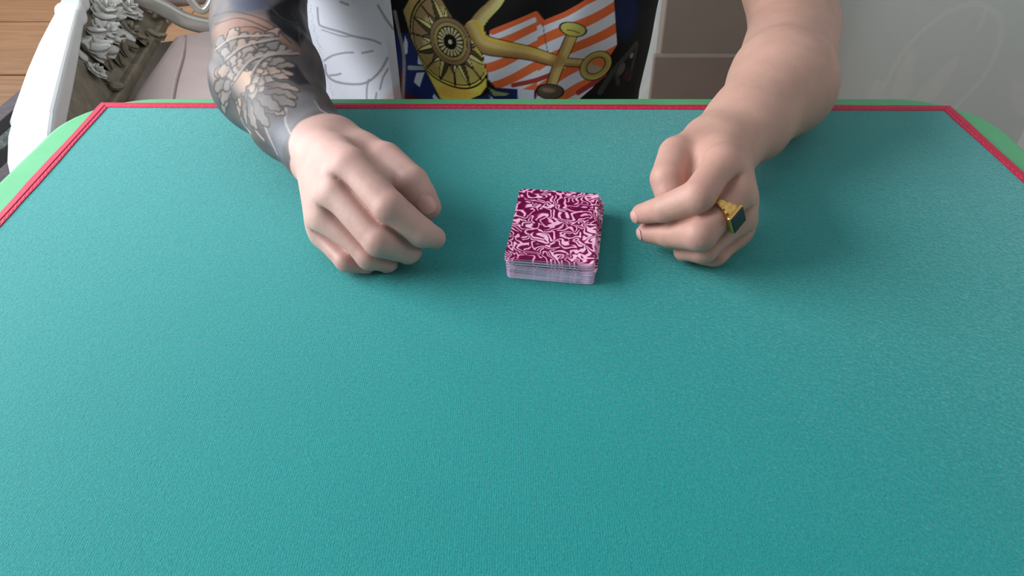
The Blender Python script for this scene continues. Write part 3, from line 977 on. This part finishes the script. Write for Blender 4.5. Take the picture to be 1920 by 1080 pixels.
# striped flag in two billows
flagR = [(1004, 17), (1018, 37), (1060, 20), (1100, 0), (1153, -16), (1156, 30), (1160, 95), (1142, 120), (1132, 150), (1112, 172), (1090, 186), (1046, 230), (1000, 230), (1010, 100)]
flagL = [(922, 50), (1004, 17), (1018, 37), (1026, 100), (1030, 160), (967, 155), (930, 150), (906, 120), (904, 92), (914, 66)]
for pg, per, sl, amp, phs in ((flagL, 36.0, 0.33, 4.0, 5.0), (flagR, 41.5, 0.40, 5.0, 22.0)):
    s = soft(sd_poly(pg))
    ph = np.mod(W_ + sl * (U - 1020) + amp * np.sin((U - 1000) / 34.0) + phs, per)
    c = WHT[None] * np.ones((len(K), 1))
    m = soft(np.abs(ph - per * 0.26) - per * 0.235, 1.4)[:, None]
    c = c * (1 - m) + ORG * m
    pt(s, c)
pt(soft(polyline2(K, [A(924, 53), A(1004, 20), A(1018, 39), A(1060, 22), A(1100, 2), A(1150, -14)]) - 5), lin3(222, 104, 60))
pt(soft(polyline2(K, arc([(1017, 38), (1022, 70), (1027, 95)])) - 0.7), lin3(120, 70, 60))
pt(soft(polyline2(K, arc([(962, 148), (1000, 142), (1030, 134)])) - 4), lin3(168, 62, 48))
pt(soft(polyline2(K, arc([(1085, 176), (1110, 165), (1135, 150)])) - 5), lin3(160, 60, 58))
# grey-green ribs at the right hem
for pts, w in (([(1128, 182), (1160, 140), (1200, 108)], 6), ([(1165, 178), (1162, 150), (1180, 120)], 4), ([(1190, 182), (1196, 150), (1204, 112)], 3)):
    pt(soft(polyline2(K, arc(pts)) - w, 2), lin3(62, 66, 60))
pt(soft(sd_ell((1170, 148), 8, 13, 0.3)), lin3(92, 92, 92)); pt(soft(sd_ell((1192, 128), 4, 6)), lin3(140, 140, 136))
pt(soft(sd_ell((1186, 168), 9, 14)), lin3(60, 30, 34))
# anchor
def limb(pts, w0, w1, c0=GOLD, c1=YEL, outline=1.8):
    P_ = arc(pts, 24); n = len(P_)
    best = np.full(len(K), 1e9); tt = np.zeros(len(K)); lat = np.zeros(len(K))
    for i, (a, b) in enumerate(zip(P_, P_[1:])):
        d, t = seg2(K, a, b)
        w = w0 + (w1 - w0) * (i + t) / (n - 1)
        sg = d - w
        up_ = sg < best
        e = (b - a) / np.linalg.norm(b - a)
        l = ((K - a) @ np.array([e[1], -e[0]])) / w
        best = np.where(up_, sg, best); lat = np.where(up_, l, lat)
    if outline:
        pt(soft(best - outline, 1.2), BLK)
    g = np.clip(0.5 + 0.5 * lat, 0, 1)[:, None]
    mid = np.exp(-((lat - 0.15) / 0.3) ** 2)[:, None]
    pt(soft(best, 1.2), (c0 * (1 - g) + c1 * g) * (1 - 0.4 * mid) + lin3(232, 214, 170) * 0.4 * mid)
for ol_ in (2.0, 0):
    limb([(948, -30), (930, 0), (905, 25), (888, 48)], 9, 14, lin3(160, 130, 90), lin3(210, 208, 124), ol_)
    limb([(888, 48), (905, 72), (945, 82), (990, 94), (1048, 112)], 17, 9, lin3(140, 106, 74), lin3(224, 196, 84), ol_)
    limb([(1050, 112), (1070, 116), (1096, 123)], 7, 7, lin3(160, 130, 76), lin3(212, 194, 110), ol_)
    limb([(1074, 55), (1060, 90), (1046, 120), (1030, 160)], 10, 9, lin3(160, 126, 76), lin3(222, 206, 116), ol_)
pt(soft(sd_ell((1046, 110), 14, 12), 8) * 0.6, lin3(160, 112, 66))
for c, rx, ry, an, co in (((1074, 51), 24, 12, 0.28, lin3(200, 196, 104)), ((1031, 163), 24, 12, 0.25, lin3(96, 84, 76))):
    d = sd_ell(c, rx, ry, an)
    pt(soft(d - 1.8), BLK); pt(soft(d), co)
pt(soft(polyline2(K, arc([(1062, 51), (1074, 53), (1086, 59)])) - 0.8), BLK)
pt(soft(sd_ell((1028, 160), 12, 4, 0.25), 3) * 0.6, lin3(190, 160, 130))
d = sd_ell((1119, 130), 31, 26, -0.45)
pt(soft(d - 1.8), BLK); pt(soft(d), lin3(190, 176, 96)); pt(soft(np.abs(d + 7) - 1.5, 6) * 0.5, lin3(120, 104, 70))
d = sd_ell((1119, 130), 18, 14, -0.55)
pt(soft(d - 1.8), BLK); pt(soft(d), lin3(206, 124, 70)); pt(soft(d) * soft((W_ - 130) * -1 + (U - 1119) * 0.5, 6), lin3(170, 160, 130))
# compass on its golden scroll
scroll = [(757, 17), (772, -10), (779, -40), (800, -60), (827, -10), (855, 34), (885, 66), (906, 95), (913, 125), (914, 146), (902, 164), (880, 176), (850, 182), (827, 179), (812, 150), (799, 124), (773, 70)]
d = sd_poly(scroll)
pt(soft(d - 1.6), BLK)
g = np.clip((U - 770) / 120 + (W_ - 90) / 200, 0, 1)[:, None]
pt(soft(d), lin3(176, 150, 90) * (1 - g) + lin3(232, 222, 96) * g)
pt(soft(sd_ell((855, 166), 34, 14), 10) * soft(d) * 0.7, lin3(212, 158, 66))
cc = np.array([846.0, 68.0]); an = math.radians(62)
q = K - cc; xa = q[:, 0] * math.cos(an) + q[:, 1] * math.sin(an); ya = -q[:, 0] * math.sin(an) + q[:, 1] * math.cos(an)
rr = np.hypot(xa / 1.26, ya * 1.06); aa = np.arctan2(ya * 1.06, xa / 1.26)
disc = soft(rr - 74) * soft(d + 2)
pt(soft(np.abs(rr - 74) - 1.4) * soft(d + 1), BLK); pt(soft(np.abs(rr - 69) - 1.0) * soft(d + 1), BLK)
sect = np.mod(aa / (2 * math.pi) * 16 + 0.25, 1.0); sid = np.floor(aa / (2 * math.pi) * 16 + 0.25).astype(int)
longp = (sid % 2 == 0)
reach = np.where(longp, 70.0, 52.0)
tri = np.clip((reach - rr) / (reach - 34), 0, 1) * 0.5 - np.abs(sect - 0.5)
half = sect < 0.5
base_c = np.where(longp[:, None], np.where(half[:, None], lin3(78, 70, 44), lin3(224, 218, 140)), np.where(half[:, None], lin3(236, 228, 164), lin3(116, 92, 86)))
pt(soft(rr - 68) * soft(d + 2) * 0.55, lin3(134, 108, 92))
pt(soft(rr - 52, 6) * soft(d + 2) * 0.8 * (np.sin(aa * 8) > 0), lin3(202, 192, 132))
tdist = -tri * rr * 0.39
pt(soft(tdist - 1.7) * soft(rr - 72) * soft(d + 1), BLK)
pt(soft(tdist) * soft(rr - 72) * soft(d + 1), base_c)
pt(soft(np.abs(sect - 0.5) * rr * 0.39 - 0.9) * soft(rr - reach) * soft(d + 1), BLK)
for r0, c in ((38, BLK), (36.5, lin3(150, 122, 96)), (30.5, BLK), (29.5, lin3(172, 160, 92)), (24.5, BLK)):
    pt(soft(rr - r0), c)
spk = np.abs(np.mod(aa / (2 * math.pi) * 20, 1.0) - 0.5)
pt(soft((spk - 0.3) * rr * 0.31) * soft(rr - 22.5) * soft(12 - rr), lin3(214, 204, 160))
pt(soft(rr - 10.5), BLK); pt(soft(rr - 3.6), lin3(220, 216, 180))
pt(soft(sd_poly([(918, 150), (930, 157), (955, 163), (948, 167), (926, 166)])), lin3(150, 170, 104))
# pale piping of the open seam
pt(soft(polyline2(K, arc([(741, 20), (748, 60), (757, 110), (756, 190)])) - 3, 2) * 0.9, lin3(150, 152, 148))
colr[~front] = lin3(14, 14, 18)
shirt = from_np('t_shirt', np.stack([X, Y, Z], 1) - off, F, M_shirt, person, True, colr)
M_black = noise_mat('black_cotton', lin(14, 14, 18), lin(20, 20, 24), 200, 0.8, 0.3, 900)
for E_, S2 in ((RE, RS), (LE, LS)):
    bm = bmesh.new()
    pth = [S2 + (S2 - E_) * 0.12] + [S2 + (E_ - S2) * t for t in (0.0, 0.15, 0.3, 0.42)]
    bm_sweep(bm, [Vector(p_ - off) for p_ in pth], circle(0.066, 28), ups=(0, 1, 0), caps=False, scales=[0.75, 0.98, 1.0, 1.0, 1.03])
    from_bm('sleeve', bm, M_black, shirt, True)

# --- white side panel of the shirt with a grey line drawing
M_linen = Mat('white_line_printed_cotton', (0.7, 0.7, 0.75, 1), 0.8, 0, 0.2)
v = M_linen.coord()
M_linen.base(M_linen.attr()); M_linen.bump(M_linen.noise(v, 900, 2), 0.3, 0.0004)
us = np.linspace(0, 1, 150); zs = np.concatenate([np.linspace(-0.16, 0.10, 330), np.linspace(0.105, 0.27, 30)])
UU, ZZ = np.meshgrid(us, zs, indexing='ij'); UU, ZZ = UU.ravel(), ZZ.ravel()
xl = np.interp(ZZ, [-0.16, -0.05, 0.03, 0.10], [-0.204, -0.207, -0.2185, -0.218]); xr = np.interp(ZZ, [-0.16, -0.05, 0.03, 0.10], [-0.117, -0.118, -0.1195, -0.121])
PX = xl + (xr - xl) * UU
PY = 0.772 + 0.034 * (1 - UU) ** 1.3 + 0.0022 * np.sin(UU * 7 + ZZ * 25) + 0.004 * np.clip(UU - 0.92, 0, 1) * 10 + 0.16 * np.clip(ZZ - 0.10, 0, 1)
K = art_coord(PX, ZZ, 0.79); U, W_ = K[:, 0], K[:, 1]
colr = np.tile(lin3(206, 208, 220), (len(K), 1))
G_ = lin3(140, 136, 150)
for pts, w in (([(592, 20), (594, 48), (602, 55), (640, 58), (665, 62), (700, 66), (717, 72)], 1.7), ([(600, 62), (640, 66), (665, 62)], 1.0), ([(712, 2), (728, 28), (740, 46)], 2.0),
               ([(604, 122), (620, 110), (645, 99), (664, 94)], 1.6), ([(682, 92), (692, 89), (702, 86)], 1.6), ([(730, 98), (718, 120), (700, 140), (680, 153), (650, 160), (622, 158), (608, 146), (606, 130)], 2.0),
               ([(615, 149), (628, 146), (637, 142)], 1.6), ([(694, 142), (690, 160), (689, 184)], 1.6), ([(731, 118), (722, 134), (716, 156)], 1.6), ([(709, 165), (706, 184)], 1.6), ([(640, 0), (655, 4)], 2.0)):
    dd = polyline2(K, arc(pts, 30))
    jit = 0.6 * np.sin(U * 2.1) * np.sin(W_ * 2.3)
    pt(soft(dd - w * 1.15 + jit, 1.2) * 0.9, G_)
hem = np.abs(UU - 0.115 + 0.01 * np.sin(ZZ * 600))
pt(soft((hem - 0.008) * 150, 1.5) * 0.5 * (np.sin(ZZ * 1900) > -0.3), lin3(150, 160, 170))
pt(soft((W_ - 160) * -1 + (735 - U), 14) * 0.5, lin3(206, 150, 150))
n0, n1 = 150, 360
I = np.arange(n0 * n1).reshape(n0, n1)
F1 = np.stack([I[:-1, :-1], I[1:, :-1], I[1:, 1:], I[:-1, 1:]], -1).reshape(-1, 4)
V1 = np.stack([PX, PY, ZZ], 1); V2 = V1 + np.array([0, 0.0012, 0])
rim = np.concatenate([I[:, 0], I[-1, 1:], I[-2::-1, -1], I[0, -2:0:-1]])
F2 = np.stack([np.roll(rim, -1), rim, rim + n0 * n1, np.roll(rim, -1) + n0 * n1], 1)
pn = from_np('shirt_side_panel', np.concatenate([V1, V2]) - off, np.concatenate([F1, F1[:, ::-1] + n0 * n1, F2]), M_linen, person, True, np.concatenate([colr, colr]))
tag(pn, 'white cotton side panel with grey line drawing')

# --- trousers, shoes and the stool below
M_trou = noise_mat('dark_trousers', lin(36, 38, 46), lin(48, 50, 58), 80, 0.85, 0.3, 600)
def f_trou(p):
    d = cone(p, (-0.10, 0.97, -0.215), (0.06, 0.97, -0.215), 0.125 * 0.68, 0.125 * 0.68)
    d = smin(d, cone(p, (-0.02, 0.95, -0.20), (-0.02, 0.95, -0.26), 0.10, 0.10) , 0.05)
    for s in (-1, 1):
        x = -0.02 + s * 0.10
        d = smin(d, cone(p, (x, 0.95, -0.222), (x + s * 0.03, 0.55, -0.225), 0.076, 0.060), 0.03)
        d = smin(d, cone(p, (x + s * 0.03, 0.55, -0.225), (x + s * 0.03, 0.58, -0.66), 0.060, 0.048), 0.02)
    return np.where((p[:, 1] > 0.74), np.maximum(d, -0.2985 - p[:, 2]), d)
VP, QP = mesh_sdf(f_trou, (-0.30, 0.45, -0.74), (0.26, 1.10, -0.08), 0.008)
from_np('trousers', VP - off, QP, M_trou, person)
M_shoe = noise_mat('black_shoe', lin(28, 28, 30), lin(40, 40, 42), 40, 0.5)
for s in (-1, 1):
    x = -0.02 + s * 0.13
    fs_ = lambda p, x=x: np.maximum(smin(ellipsoid(p, (x, 0.48, -0.715), (0.046, 0.10, 0.042)), ellipsoid(p, (x, 0.58, -0.705), (0.040, 0.05, 0.055)), 0.03), -0.7485 - p[:, 2])
    vv, qq = mesh_sdf(fs_, (x - 0.07, 0.35, -0.77), (x + 0.07, 0.66, -0.62), 0.006)
    from_np('shoe', vv - off, qq, M_shoe, person)
M_stool = noise_mat('brown_stool_fabric', lin(96, 78, 66), lin(112, 92, 78), 60, 0.8, 0.3, 500)
stool = empty('stool', (0.0, 0.985, 0.0), 'brown padded stool under the seated person', 'stool')
box('seat_cushion', (-0.16, -0.17, 0.38), (0.17, 0.17, 0.4485), M_stool, stool, 0.012, 3)
for sx in (-1, 1):
    for sy in (-1, 1):
        box('leg', (sx * 0.135 - 0.016, sy * 0.13 - 0.016, 0.0), (sx * 0.135 + 0.016, sy * 0.13 + 0.016, 0.379), M_joint, stool, 0.003)

# ------------------------------------------------------------------ signet ring
M_gold = noise_mat('yellow_gold', lin(216, 168, 92), lin(232, 190, 116), 300, 0.34, 0.3, 1500, metal=1.0, bdist=0.0002)
M_onyx = noise_mat('black_onyx', lin(20, 18, 18), lin(30, 28, 28), 60, 0.15)
J = LH['middle']
ax = (J[1] - J[0]); ax /= np.linalg.norm(ax)
pal = (J[2] - J[1]); pal -= ax * (pal @ ax); dor = -pal / np.linalg.norm(pal)
uln = LH['ring'][0] - LH['middle'][0]; uln -= ax * (uln @ ax) + dor * (uln @ dor); uln /= np.linalg.norm(uln)
dor = dor * math.cos(0.32) + uln * math.sin(0.32)
sdv = np.cross(dor, ax)
rc_ = J[0] + (J[1] - J[0]) * 0.52
ring = empty('signet_ring', tuple(rc_ + A(0, 0, TZ)), 'gold signet ring with black rectangular stone on the left fist', 'ring')
bm = bmesh.new(); rings = []
for k in range(48):
    a = 2 * math.pi * k / 48
    top = max(0.0, math.cos(a)) ** 2.2
    ro = 0.0115; w = 0.0021 + 0.0042 * top; th_ = 0.0011 + 0.0024 * top
    rib = 0.00022 * (1 if k % 2 else -1) * (0.15 < top < 0.8)
    dirv = dor * math.cos(a) + sdv * math.sin(a)
    rings.append([bm.verts.new(dirv * r_ + ax * s_) for r_, s_ in ((ro, -w), (ro + th_ * 0.7 + rib, -w), (ro + th_ + rib, -w * 0.7), (ro + th_ + rib, w * 0.7), (ro + th_ * 0.7 + rib, w), (ro, w))])
for k in range(48):
    r0, r1 = rings[k], rings[(k + 1) % 48]
    for j in range(6):
        bm.faces.new((r0[j], r0[(j + 1) % 6], r1[(j + 1) % 6], r1[j]))
bmesh.ops.recalc_face_normals(bm, faces=bm.faces[:])
from_bm('band', bm, M_gold, ring)
def plate(name, hx, hy, z0, z1, m, bev):
    bm = bmesh.new()
    bm_box(bm, (-hx, -hy, z0), (hx, hy, z1), bev, 2)
    R = Matrix((Vector(ax), Vector(sdv), Vector(dor))).transposed()
    for v_ in bm.verts:
        v_.co = R @ v_.co
    return from_bm(name, bm, m, ring)
plate('bezel', 0.0070, 0.0070, 0.0120, 0.0150, M_gold, 0.0009)
plate('stone', 0.0063, 0.0063, 0.0146, 0.0156, M_onyx, 0.0005)

# ------------------------------------------------------------------ carved armchair
M_cream = noise_mat('white_lacquer', lin(232, 236, 236), lin(238, 241, 240), 10, 0.3, 0.05, 60)
M_silver = Mat('antique_silver_leaf', lin(206, 205, 198), 0.30, 0.2)
v = M_silver.coord()
M_silver.base(M_silver.ramp(M_silver.noise(v, 70, 4, 0.7), [(0.30, lin(140, 134, 118)), (0.46, lin(206, 205, 197)), (0.7, lin(236, 236, 233))]))
M_gloss = noise_mat('polished_silver_paint', lin(196, 193, 184), lin(214, 212, 206), 9, 0.22, metal=0.55)
M_olive = noise_mat('dark_olive', lin(112, 104, 88), lin(150, 140, 120), 40, 0.5, 0.5, 200, metal=0.2)  # darker olive tone for the panel ground and the lower leaves
M_uph = noise_mat('mauve_grey_upholstery', lin(178, 160, 156), lin(188, 170, 166), 12, 0.45, 0.15, 400)
RZ = -0.18
Aend, Bend = P(158, -40, RZ), P(72, 235, RZ)
ef = (Bend - Aend); Lr = np.linalg.norm(ef); ef /= Lr
er = np.cross(ef, A(0, 0, 1)) * -1
er = er if er[0] > 0 else -er
base_ = Aend * 0.5 + Bend * 0.5 + er * 0.23
base_[2] = -TZ
chair = empty('armchair', tuple(base_ + A(0, 0, TZ)), 'white carved armchair with silver floral ornament and mauve-grey seat', 'armchair')
def LP(a, b, c):
    """a towards the chair front from the back end of its arm, b towards the seat, c height above the arm"""
    return Vector(Aend + ef * a + er * b + A(0, 0, c) - base_)
prof = rrect(0.028, 0.022, 0.010, 4)
st_ = [(-0.02, 0.62), (0.10, 0.62), (0.165, 0.64), (0.172, 0.74), (0.186, 0.78), (0.200, 0.76), (0.208, 0.68), (0.250, 0.70), (0.258, 0.82), (0.275, 0.86), (0.290, 0.80), (0.296, 0.72), (0.36, 0.80), (0.46, 0.92), (0.56, 1.0), (Lr - 0.03, 1.04), (Lr, 1.04)]
bm = bmesh.new()
bm_sweep(bm, [LP(a, 0.004 * math.sin(a * 6), 0.012 * math.sin(a * 5)) for a, s in st_], prof, scales=[s for a, s in st_])
arm_r = from_bm('arm_rail', bm, M_cream, chair, False)
bm = bmesh.new()
dn = [(Lr - 0.005, 0, -0.002), (Lr + 0.03, -0.004, -0.012), (Lr + 0.06, -0.008, -0.03), (Lr + 0.08, -0.01, -0.06), (Lr + 0.085, -0.01, -0.10)]
bm_sweep(bm, [LP(*q_) for q_ in dn], prof, ups=[tuple(Vector((0, 0, 1)) * (1 - t) + Vector(ef) * t * 1.0) for t in (0, 0.3, 0.6, 0.9, 1.0)], scales=[1.00, 1.02, 1.0, 0.95, 0.9])
from_bm('arm_front', bm, M_cream, chair, False)
bm = bmesh.new()
sc = [(Lr + 0.085, -0.01, -0.10), (Lr + 0.10, -0.012, -0.13), (Lr + 0.085, -0.012, -0.17), (Lr + 0.05, -0.01, -0.24), (Lr + 0.055, -0.01, -0.38), (Lr + 0.08, -0.01, -0.555)]
bm_sweep(bm, [LP(*q_) for q_ in arc(sc, 30)], circle(0.026, 14), ups=tuple(er))
from_bm('leg', bm, M_silver, chair, True)
bm = bmesh.new()
bm_sweep(bm, [LP(*q_) for q_ in arc([(Lr + 0.06, -0.035, -0.075), (Lr + 0.115, -0.03, -0.085), (Lr + 0.13, -0.01, -0.11), (Lr + 0.115, 0.02, -0.085), (Lr + 0.07, 0.035, -0.07)], 24)], circle(0.008, 10), ups=(0, 0, 1))
from_bm('scroll_trim', bm, M_gloss, chair, True)
for a, b in ((0.0, 0.0), (0.0, 0.46), (Lr + 0.04, 0.46)):
    bm = bmesh.new()
    bm_sweep(bm, [LP(*q_) for q_ in arc([(a, b, -0.26), (a, b, -0.36), (a - 0.01, b, -0.45), (a, b, -0.565)], 20)], circle(0.026, 14), ups=tuple(er))
    from_bm('leg', bm, M_cream, chair, True)
# side panel with carving
def slab(name, corners, th_, m, parent=chair, bevel=0.0):
    """a quad in chair coordinates given thickness along er"""
    bm = bmesh.new()
    v0 = [bm.verts.new(LP(*c)) for c in corners]; v1 = [bm.verts.new(LP(c[0], c[1] - th_, c[2])) for c in corners]
    bm.faces.new(v0); bm.faces.new(v1[::-1])
    n = len(corners)
    for k in range(n):
        bm.faces.new((v0[k], v0[(k + 1) % n], v1[(k + 1) % n], v1[k]))
    bmesh.ops.recalc_face_normals(bm, faces=bm.faces[:])
    if bevel:
        bmesh.ops.bevel(bm, geom=bm.edges[:], offset=bevel, segments=2, affect='EDGES')
    return from_bm(name, bm, m, parent)
def pan(a, t):
    """a point on the sloping inner side of the arm; t runs from the rail down to the lower border"""
    bb = np.interp(a, [0.0, 0.43, 0.75], [0.122, 0.040, 0.036])
    return (a, 0.012 + (bb - 0.012) * t ** 0.9, -0.012 - 0.090 * t)
bm = bmesh.new(); rows = []
for a in np.linspace(-0.02, Lr, 16):
    rows.append([bm.verts.new(LP(*pan(a, t))) for t in np.linspace(0, 1, 6)] + [bm.verts.new(LP(a, pan(a, 1)[1] - 0.02, -0.115)), bm.verts.new(LP(a, -0.004, -0.03))])
for r0, r1 in zip(rows, rows[1:]):
    for j in range(8):
        bm.faces.new((r0[j], r0[(j + 1) % 8], r1[(j + 1) % 8], r1[j]))
bm.faces.new(rows[0]); bm.faces.new(rows[-1][::-1])
bmesh.ops.recalc_face_normals(bm, faces=bm.faces[:])
panel = from_bm('side_panel', bm, M_olive, chair)
bm = bmesh.new()
bm_sweep(bm, [LP(a, pan(a, 1)[1] + 0.004, -0.112) for a in np.linspace(-0.02, Lr, 16)], rrect(0.009, 0.013, 0.004, 3))
from_bm('lower_rail', bm, M_olive, chair)
slab('side_skirt', [(-0.02, 0.030, -0.125), (Lr + 0.02, 0.030, -0.125), (Lr + 0.02, 0.030, -0.30), (-0.02, 0.030, -0.30)], 0.03, M_cream)

def leaf_mesh(pinch, curl, wid):
    """a plump carved petal: rounded back, grooved middle, curled end"""
    vs_, fs = [], []
    nu, nv = 10, 8
    for i in range(nu + 1):
        t = i / nu
        w = wid * (math.sin(math.pi * (0.06 + 0.90 * t ** pinch))) ** 0.7
        for j in range(nv + 1):
            s = 2 * j / nv - 1
            z = 0.26 * (1 - s * s) ** 0.5 * min(1, w / wid * 1.2) - 0.10 * math.exp(-(s / 0.22) ** 2) * (1 - t) + curl * t ** 3
            vs_.append((t, s * w, z))
    for i in range(nu):
        for j in range(nv):
            k = i * (nv + 1) + j
            fs.append((k, k + 1, k + nv + 2, k + nv + 1))
    n = len(vs_)
    vs_ += [(x, y, -0.12 + max(0, curl) * 0.3 * x ** 3) for x, y, z in vs_]
    fs += [tuple(q + n for q in f_[::-1]) for f_ in fs]
    rim = [i * (nv + 1) for i in range(nu + 1)] + [nu * (nv + 1) + j for j in range(1, nv + 1)] + [i * (nv + 1) + nv for i in range(nu - 1, -1, -1)] + list(range(nv - 1, 0, -1))
    for k in range(len(rim)):
        a, b = rim[k], rim[(k + 1) % len(rim)]
        fs.append((b, a, a + n, b + n))
    me = bpy.data.meshes.new('carved_leaf')
    me.from_pydata(vs_, [], fs); me.update()
    me.polygons.foreach_set('use_smooth', np.ones(len(me.polygons), bool))
    return me
shapes = ((0.8, 0.25, 0.34), (1.3, 0.45, 0.26), (0.7, 0.1, 0.42))
leaves, leaves_b = [], []
for sh in shapes:
    for lst, m in ((leaves, M_silver), (leaves_b, M_olive)):
        me = leaf_mesh(*sh); me.materials.append(m.m); lst.append(me)
rl = random.Random(8)
nd0 = (Vector(er) * 0.75 + Vector((0, 0, 0.66))).normalized()
def carve(a, t, ang, size, tilt, k, lift=0.0, dark=False, parent=None):
    o = bpy.data.objects.new('carved_leaf', (leaves_b if dark else leaves)[k % 3])
    col.objects.link(o)
    o.parent = panel
    down = (Vector(LP(*pan(a, 1.0))) - Vector(LP(*pan(a, 0.0)))).normalized()
    xd = Vector(ef) * math.cos(ang) + down * math.sin(ang)
    xd = (xd - nd0 * xd.dot(nd0)).normalized()
    R = Matrix((xd, nd0.cross(xd), nd0)).transposed() @ Matrix.Rotation(-tilt, 3, 'Y')
    o.matrix_local = Matrix.Translation(LP(*pan(a, t)) + nd0 * lift) @ R.to_4x4() @ Matrix.Scale(size, 4)
def rosette(a, t, r, n, dark=False):
    for k in range(n):
        carve(a, t, 2 * math.pi * k / n + 0.3, r, 0.25, 2, 0.006, dark)
    for k in range(max(3, n - 2)):
        carve(a, t, 2 * math.pi * (k + 0.5) / max(3, n - 2), r * 0.6, 0.75, 0, 0.011, dark)
rosette(0.135, 0.22, 0.036, 7)
rosette(0.235, 0.40, 0.034, 6)
rosette(0.06, 0.50, 0.036, 7)
rosette(0.15, 0.70, 0.030, 6, True)
rosette(0.40, 0.50, 0.020, 6)
for k in range(9):                                   # curling acanthus along the rail
    carve(0.01 + 0.043 * k, 0.10 + 0.05 * (k % 2), 0.7 + 0.5 * (k % 3), 0.040, 0.2, 1, 0.005)
for k in range(40):
    a, t = rl.uniform(-0.01, 0.40), rl.uniform(0.12, 0.95)
    carve(a, t, rl.uniform(0, 6.28), rl.uniform(0.022, 0.040), rl.uniform(0.05, 0.4), k, 0.004, t > 0.6)
# seat and back
M_under = noise_mat('brown_seat_webbing', lin(84, 76, 66), lin(98, 88, 76), 20, 0.8)
slab('seat_frame', [(-0.03, 0.44, -0.16), (Lr + 0.01, 0.44, -0.16), (Lr + 0.01, 0.44, -0.29), (-0.03, 0.44, -0.29)], 0.405, M_under)
bm = bmesh.new()
so = [(0.045, 0.142), (0.20, 0.105), (0.34, 0.070), (0.50, 0.055), (Lr + 0.01, 0.055), (Lr + 0.03, 0.24), (Lr + 0.01, 0.42), (0.05, 0.42), (0.02, 0.30)]
vb = [bm.verts.new((a, b, -0.158)) for a, b in so]
f = bm.faces.new(vb)
r = bmesh.ops.extrude_face_region(bm, geom=[f])
for g in r['geom']:
    if isinstance(g, bmesh.types.BMVert):
        g.co.z = -0.118
bmesh.ops.recalc_face_normals(bm, faces=bm.faces[:])
bmesh.ops.bevel(bm, geom=[e for e in bm.edges if e.verts[0].co.z > -0.13 and e.verts[1].co.z > -0.13], offset=0.028, segments=5, profile=0.5, affect='EDGES')
for v_ in bm.verts:
    v_.co = LP(*v_.co)
bmesh.ops.recalc_face_normals(bm, faces=bm.faces[:])
seat = from_bm('seat_cushion', bm, M_uph, chair, True)
bm = bmesh.new()
bm_sweep(bm, [LP(*q_) for q_ in arc([(0.07, 0.172, -0.120), (0.20, 0.165, -0.1165), (0.35, 0.150, -0.1165), (0.55, 0.140, -0.1165), (Lr - 0.02, 0.14, -0.120)], 20)], circle(0.004, 8), ups=(0, 0, 1))
from_bm('welt', bm, M_uph, seat, True)
slab('front_apron', [(Lr + 0.035, 0.46, -0.30), (Lr + 0.035, 0.03, -0.30), (Lr + 0.035, 0.03, -0.36), (Lr + 0.035, 0.46, -0.36)], 0.001, M_cream)
bm = bmesh.new()
bm_sweep(bm, [LP(*q_) for q_ in arc([(-0.01, 0.0, -0.03), (-0.01, 0.04, -0.045), (-0.005, 0.09, -0.050), (0.0, 0.135, -0.075), (0.005, 0.18, -0.108), (0.005, 0.24, -0.125), (0.0, 0.32, -0.11), (0.0, 0.40, -0.08), (0.0, 0.45, -0.05)], 48)],
         rrect(0.013, 0.017, 0.008, 4), ups=(0, 0, 1))
from_bm('back_rail', bm, M_gloss, chair, True)
bm = bmesh.new()
bm_sweep(bm, [LP(*q_) for q_ in arc([(-0.02, 0.165, 0.06), (-0.015, 0.175, 0.0), (-0.005, 0.19, -0.05), (0.0, 0.215, -0.09), (-0.005, 0.245, -0.06), (-0.015, 0.25, 0.0), (-0.02, 0.24, 0.06)], 36)], circle(0.009, 10), ups=tuple(ef))
from_bm('back_scroll', bm, M_gloss, chair, True)
bm = bmesh.new()
bm_box(bm, (-0.14, 0.03, -0.10), (-0.055, 0.44, 0.38), 0.025, 4)
for v_ in bm.verts:
    v_.co = LP(*v_.co)
bmesh.ops.recalc_face_normals(bm, faces=bm.faces[:])
from_bm('backrest', bm, M_uph, chair, True)
bm = bmesh.new()
bm_sweep(bm, [LP(*q_) for q_ in ((-0.02, 0.46, 0.0), (0.25, 0.46, 0.0), (Lr + 0.02, 0.46, -0.01))], prof)
bm_sweep(bm, [LP(*q_) for q_ in ((Lr + 0.01, 0.46, 0.0), (Lr + 0.04, 0.46, -0.28))], circle(0.022, 12), ups=tuple(er))
from_bm('arm_rail', bm, M_cream, chair)
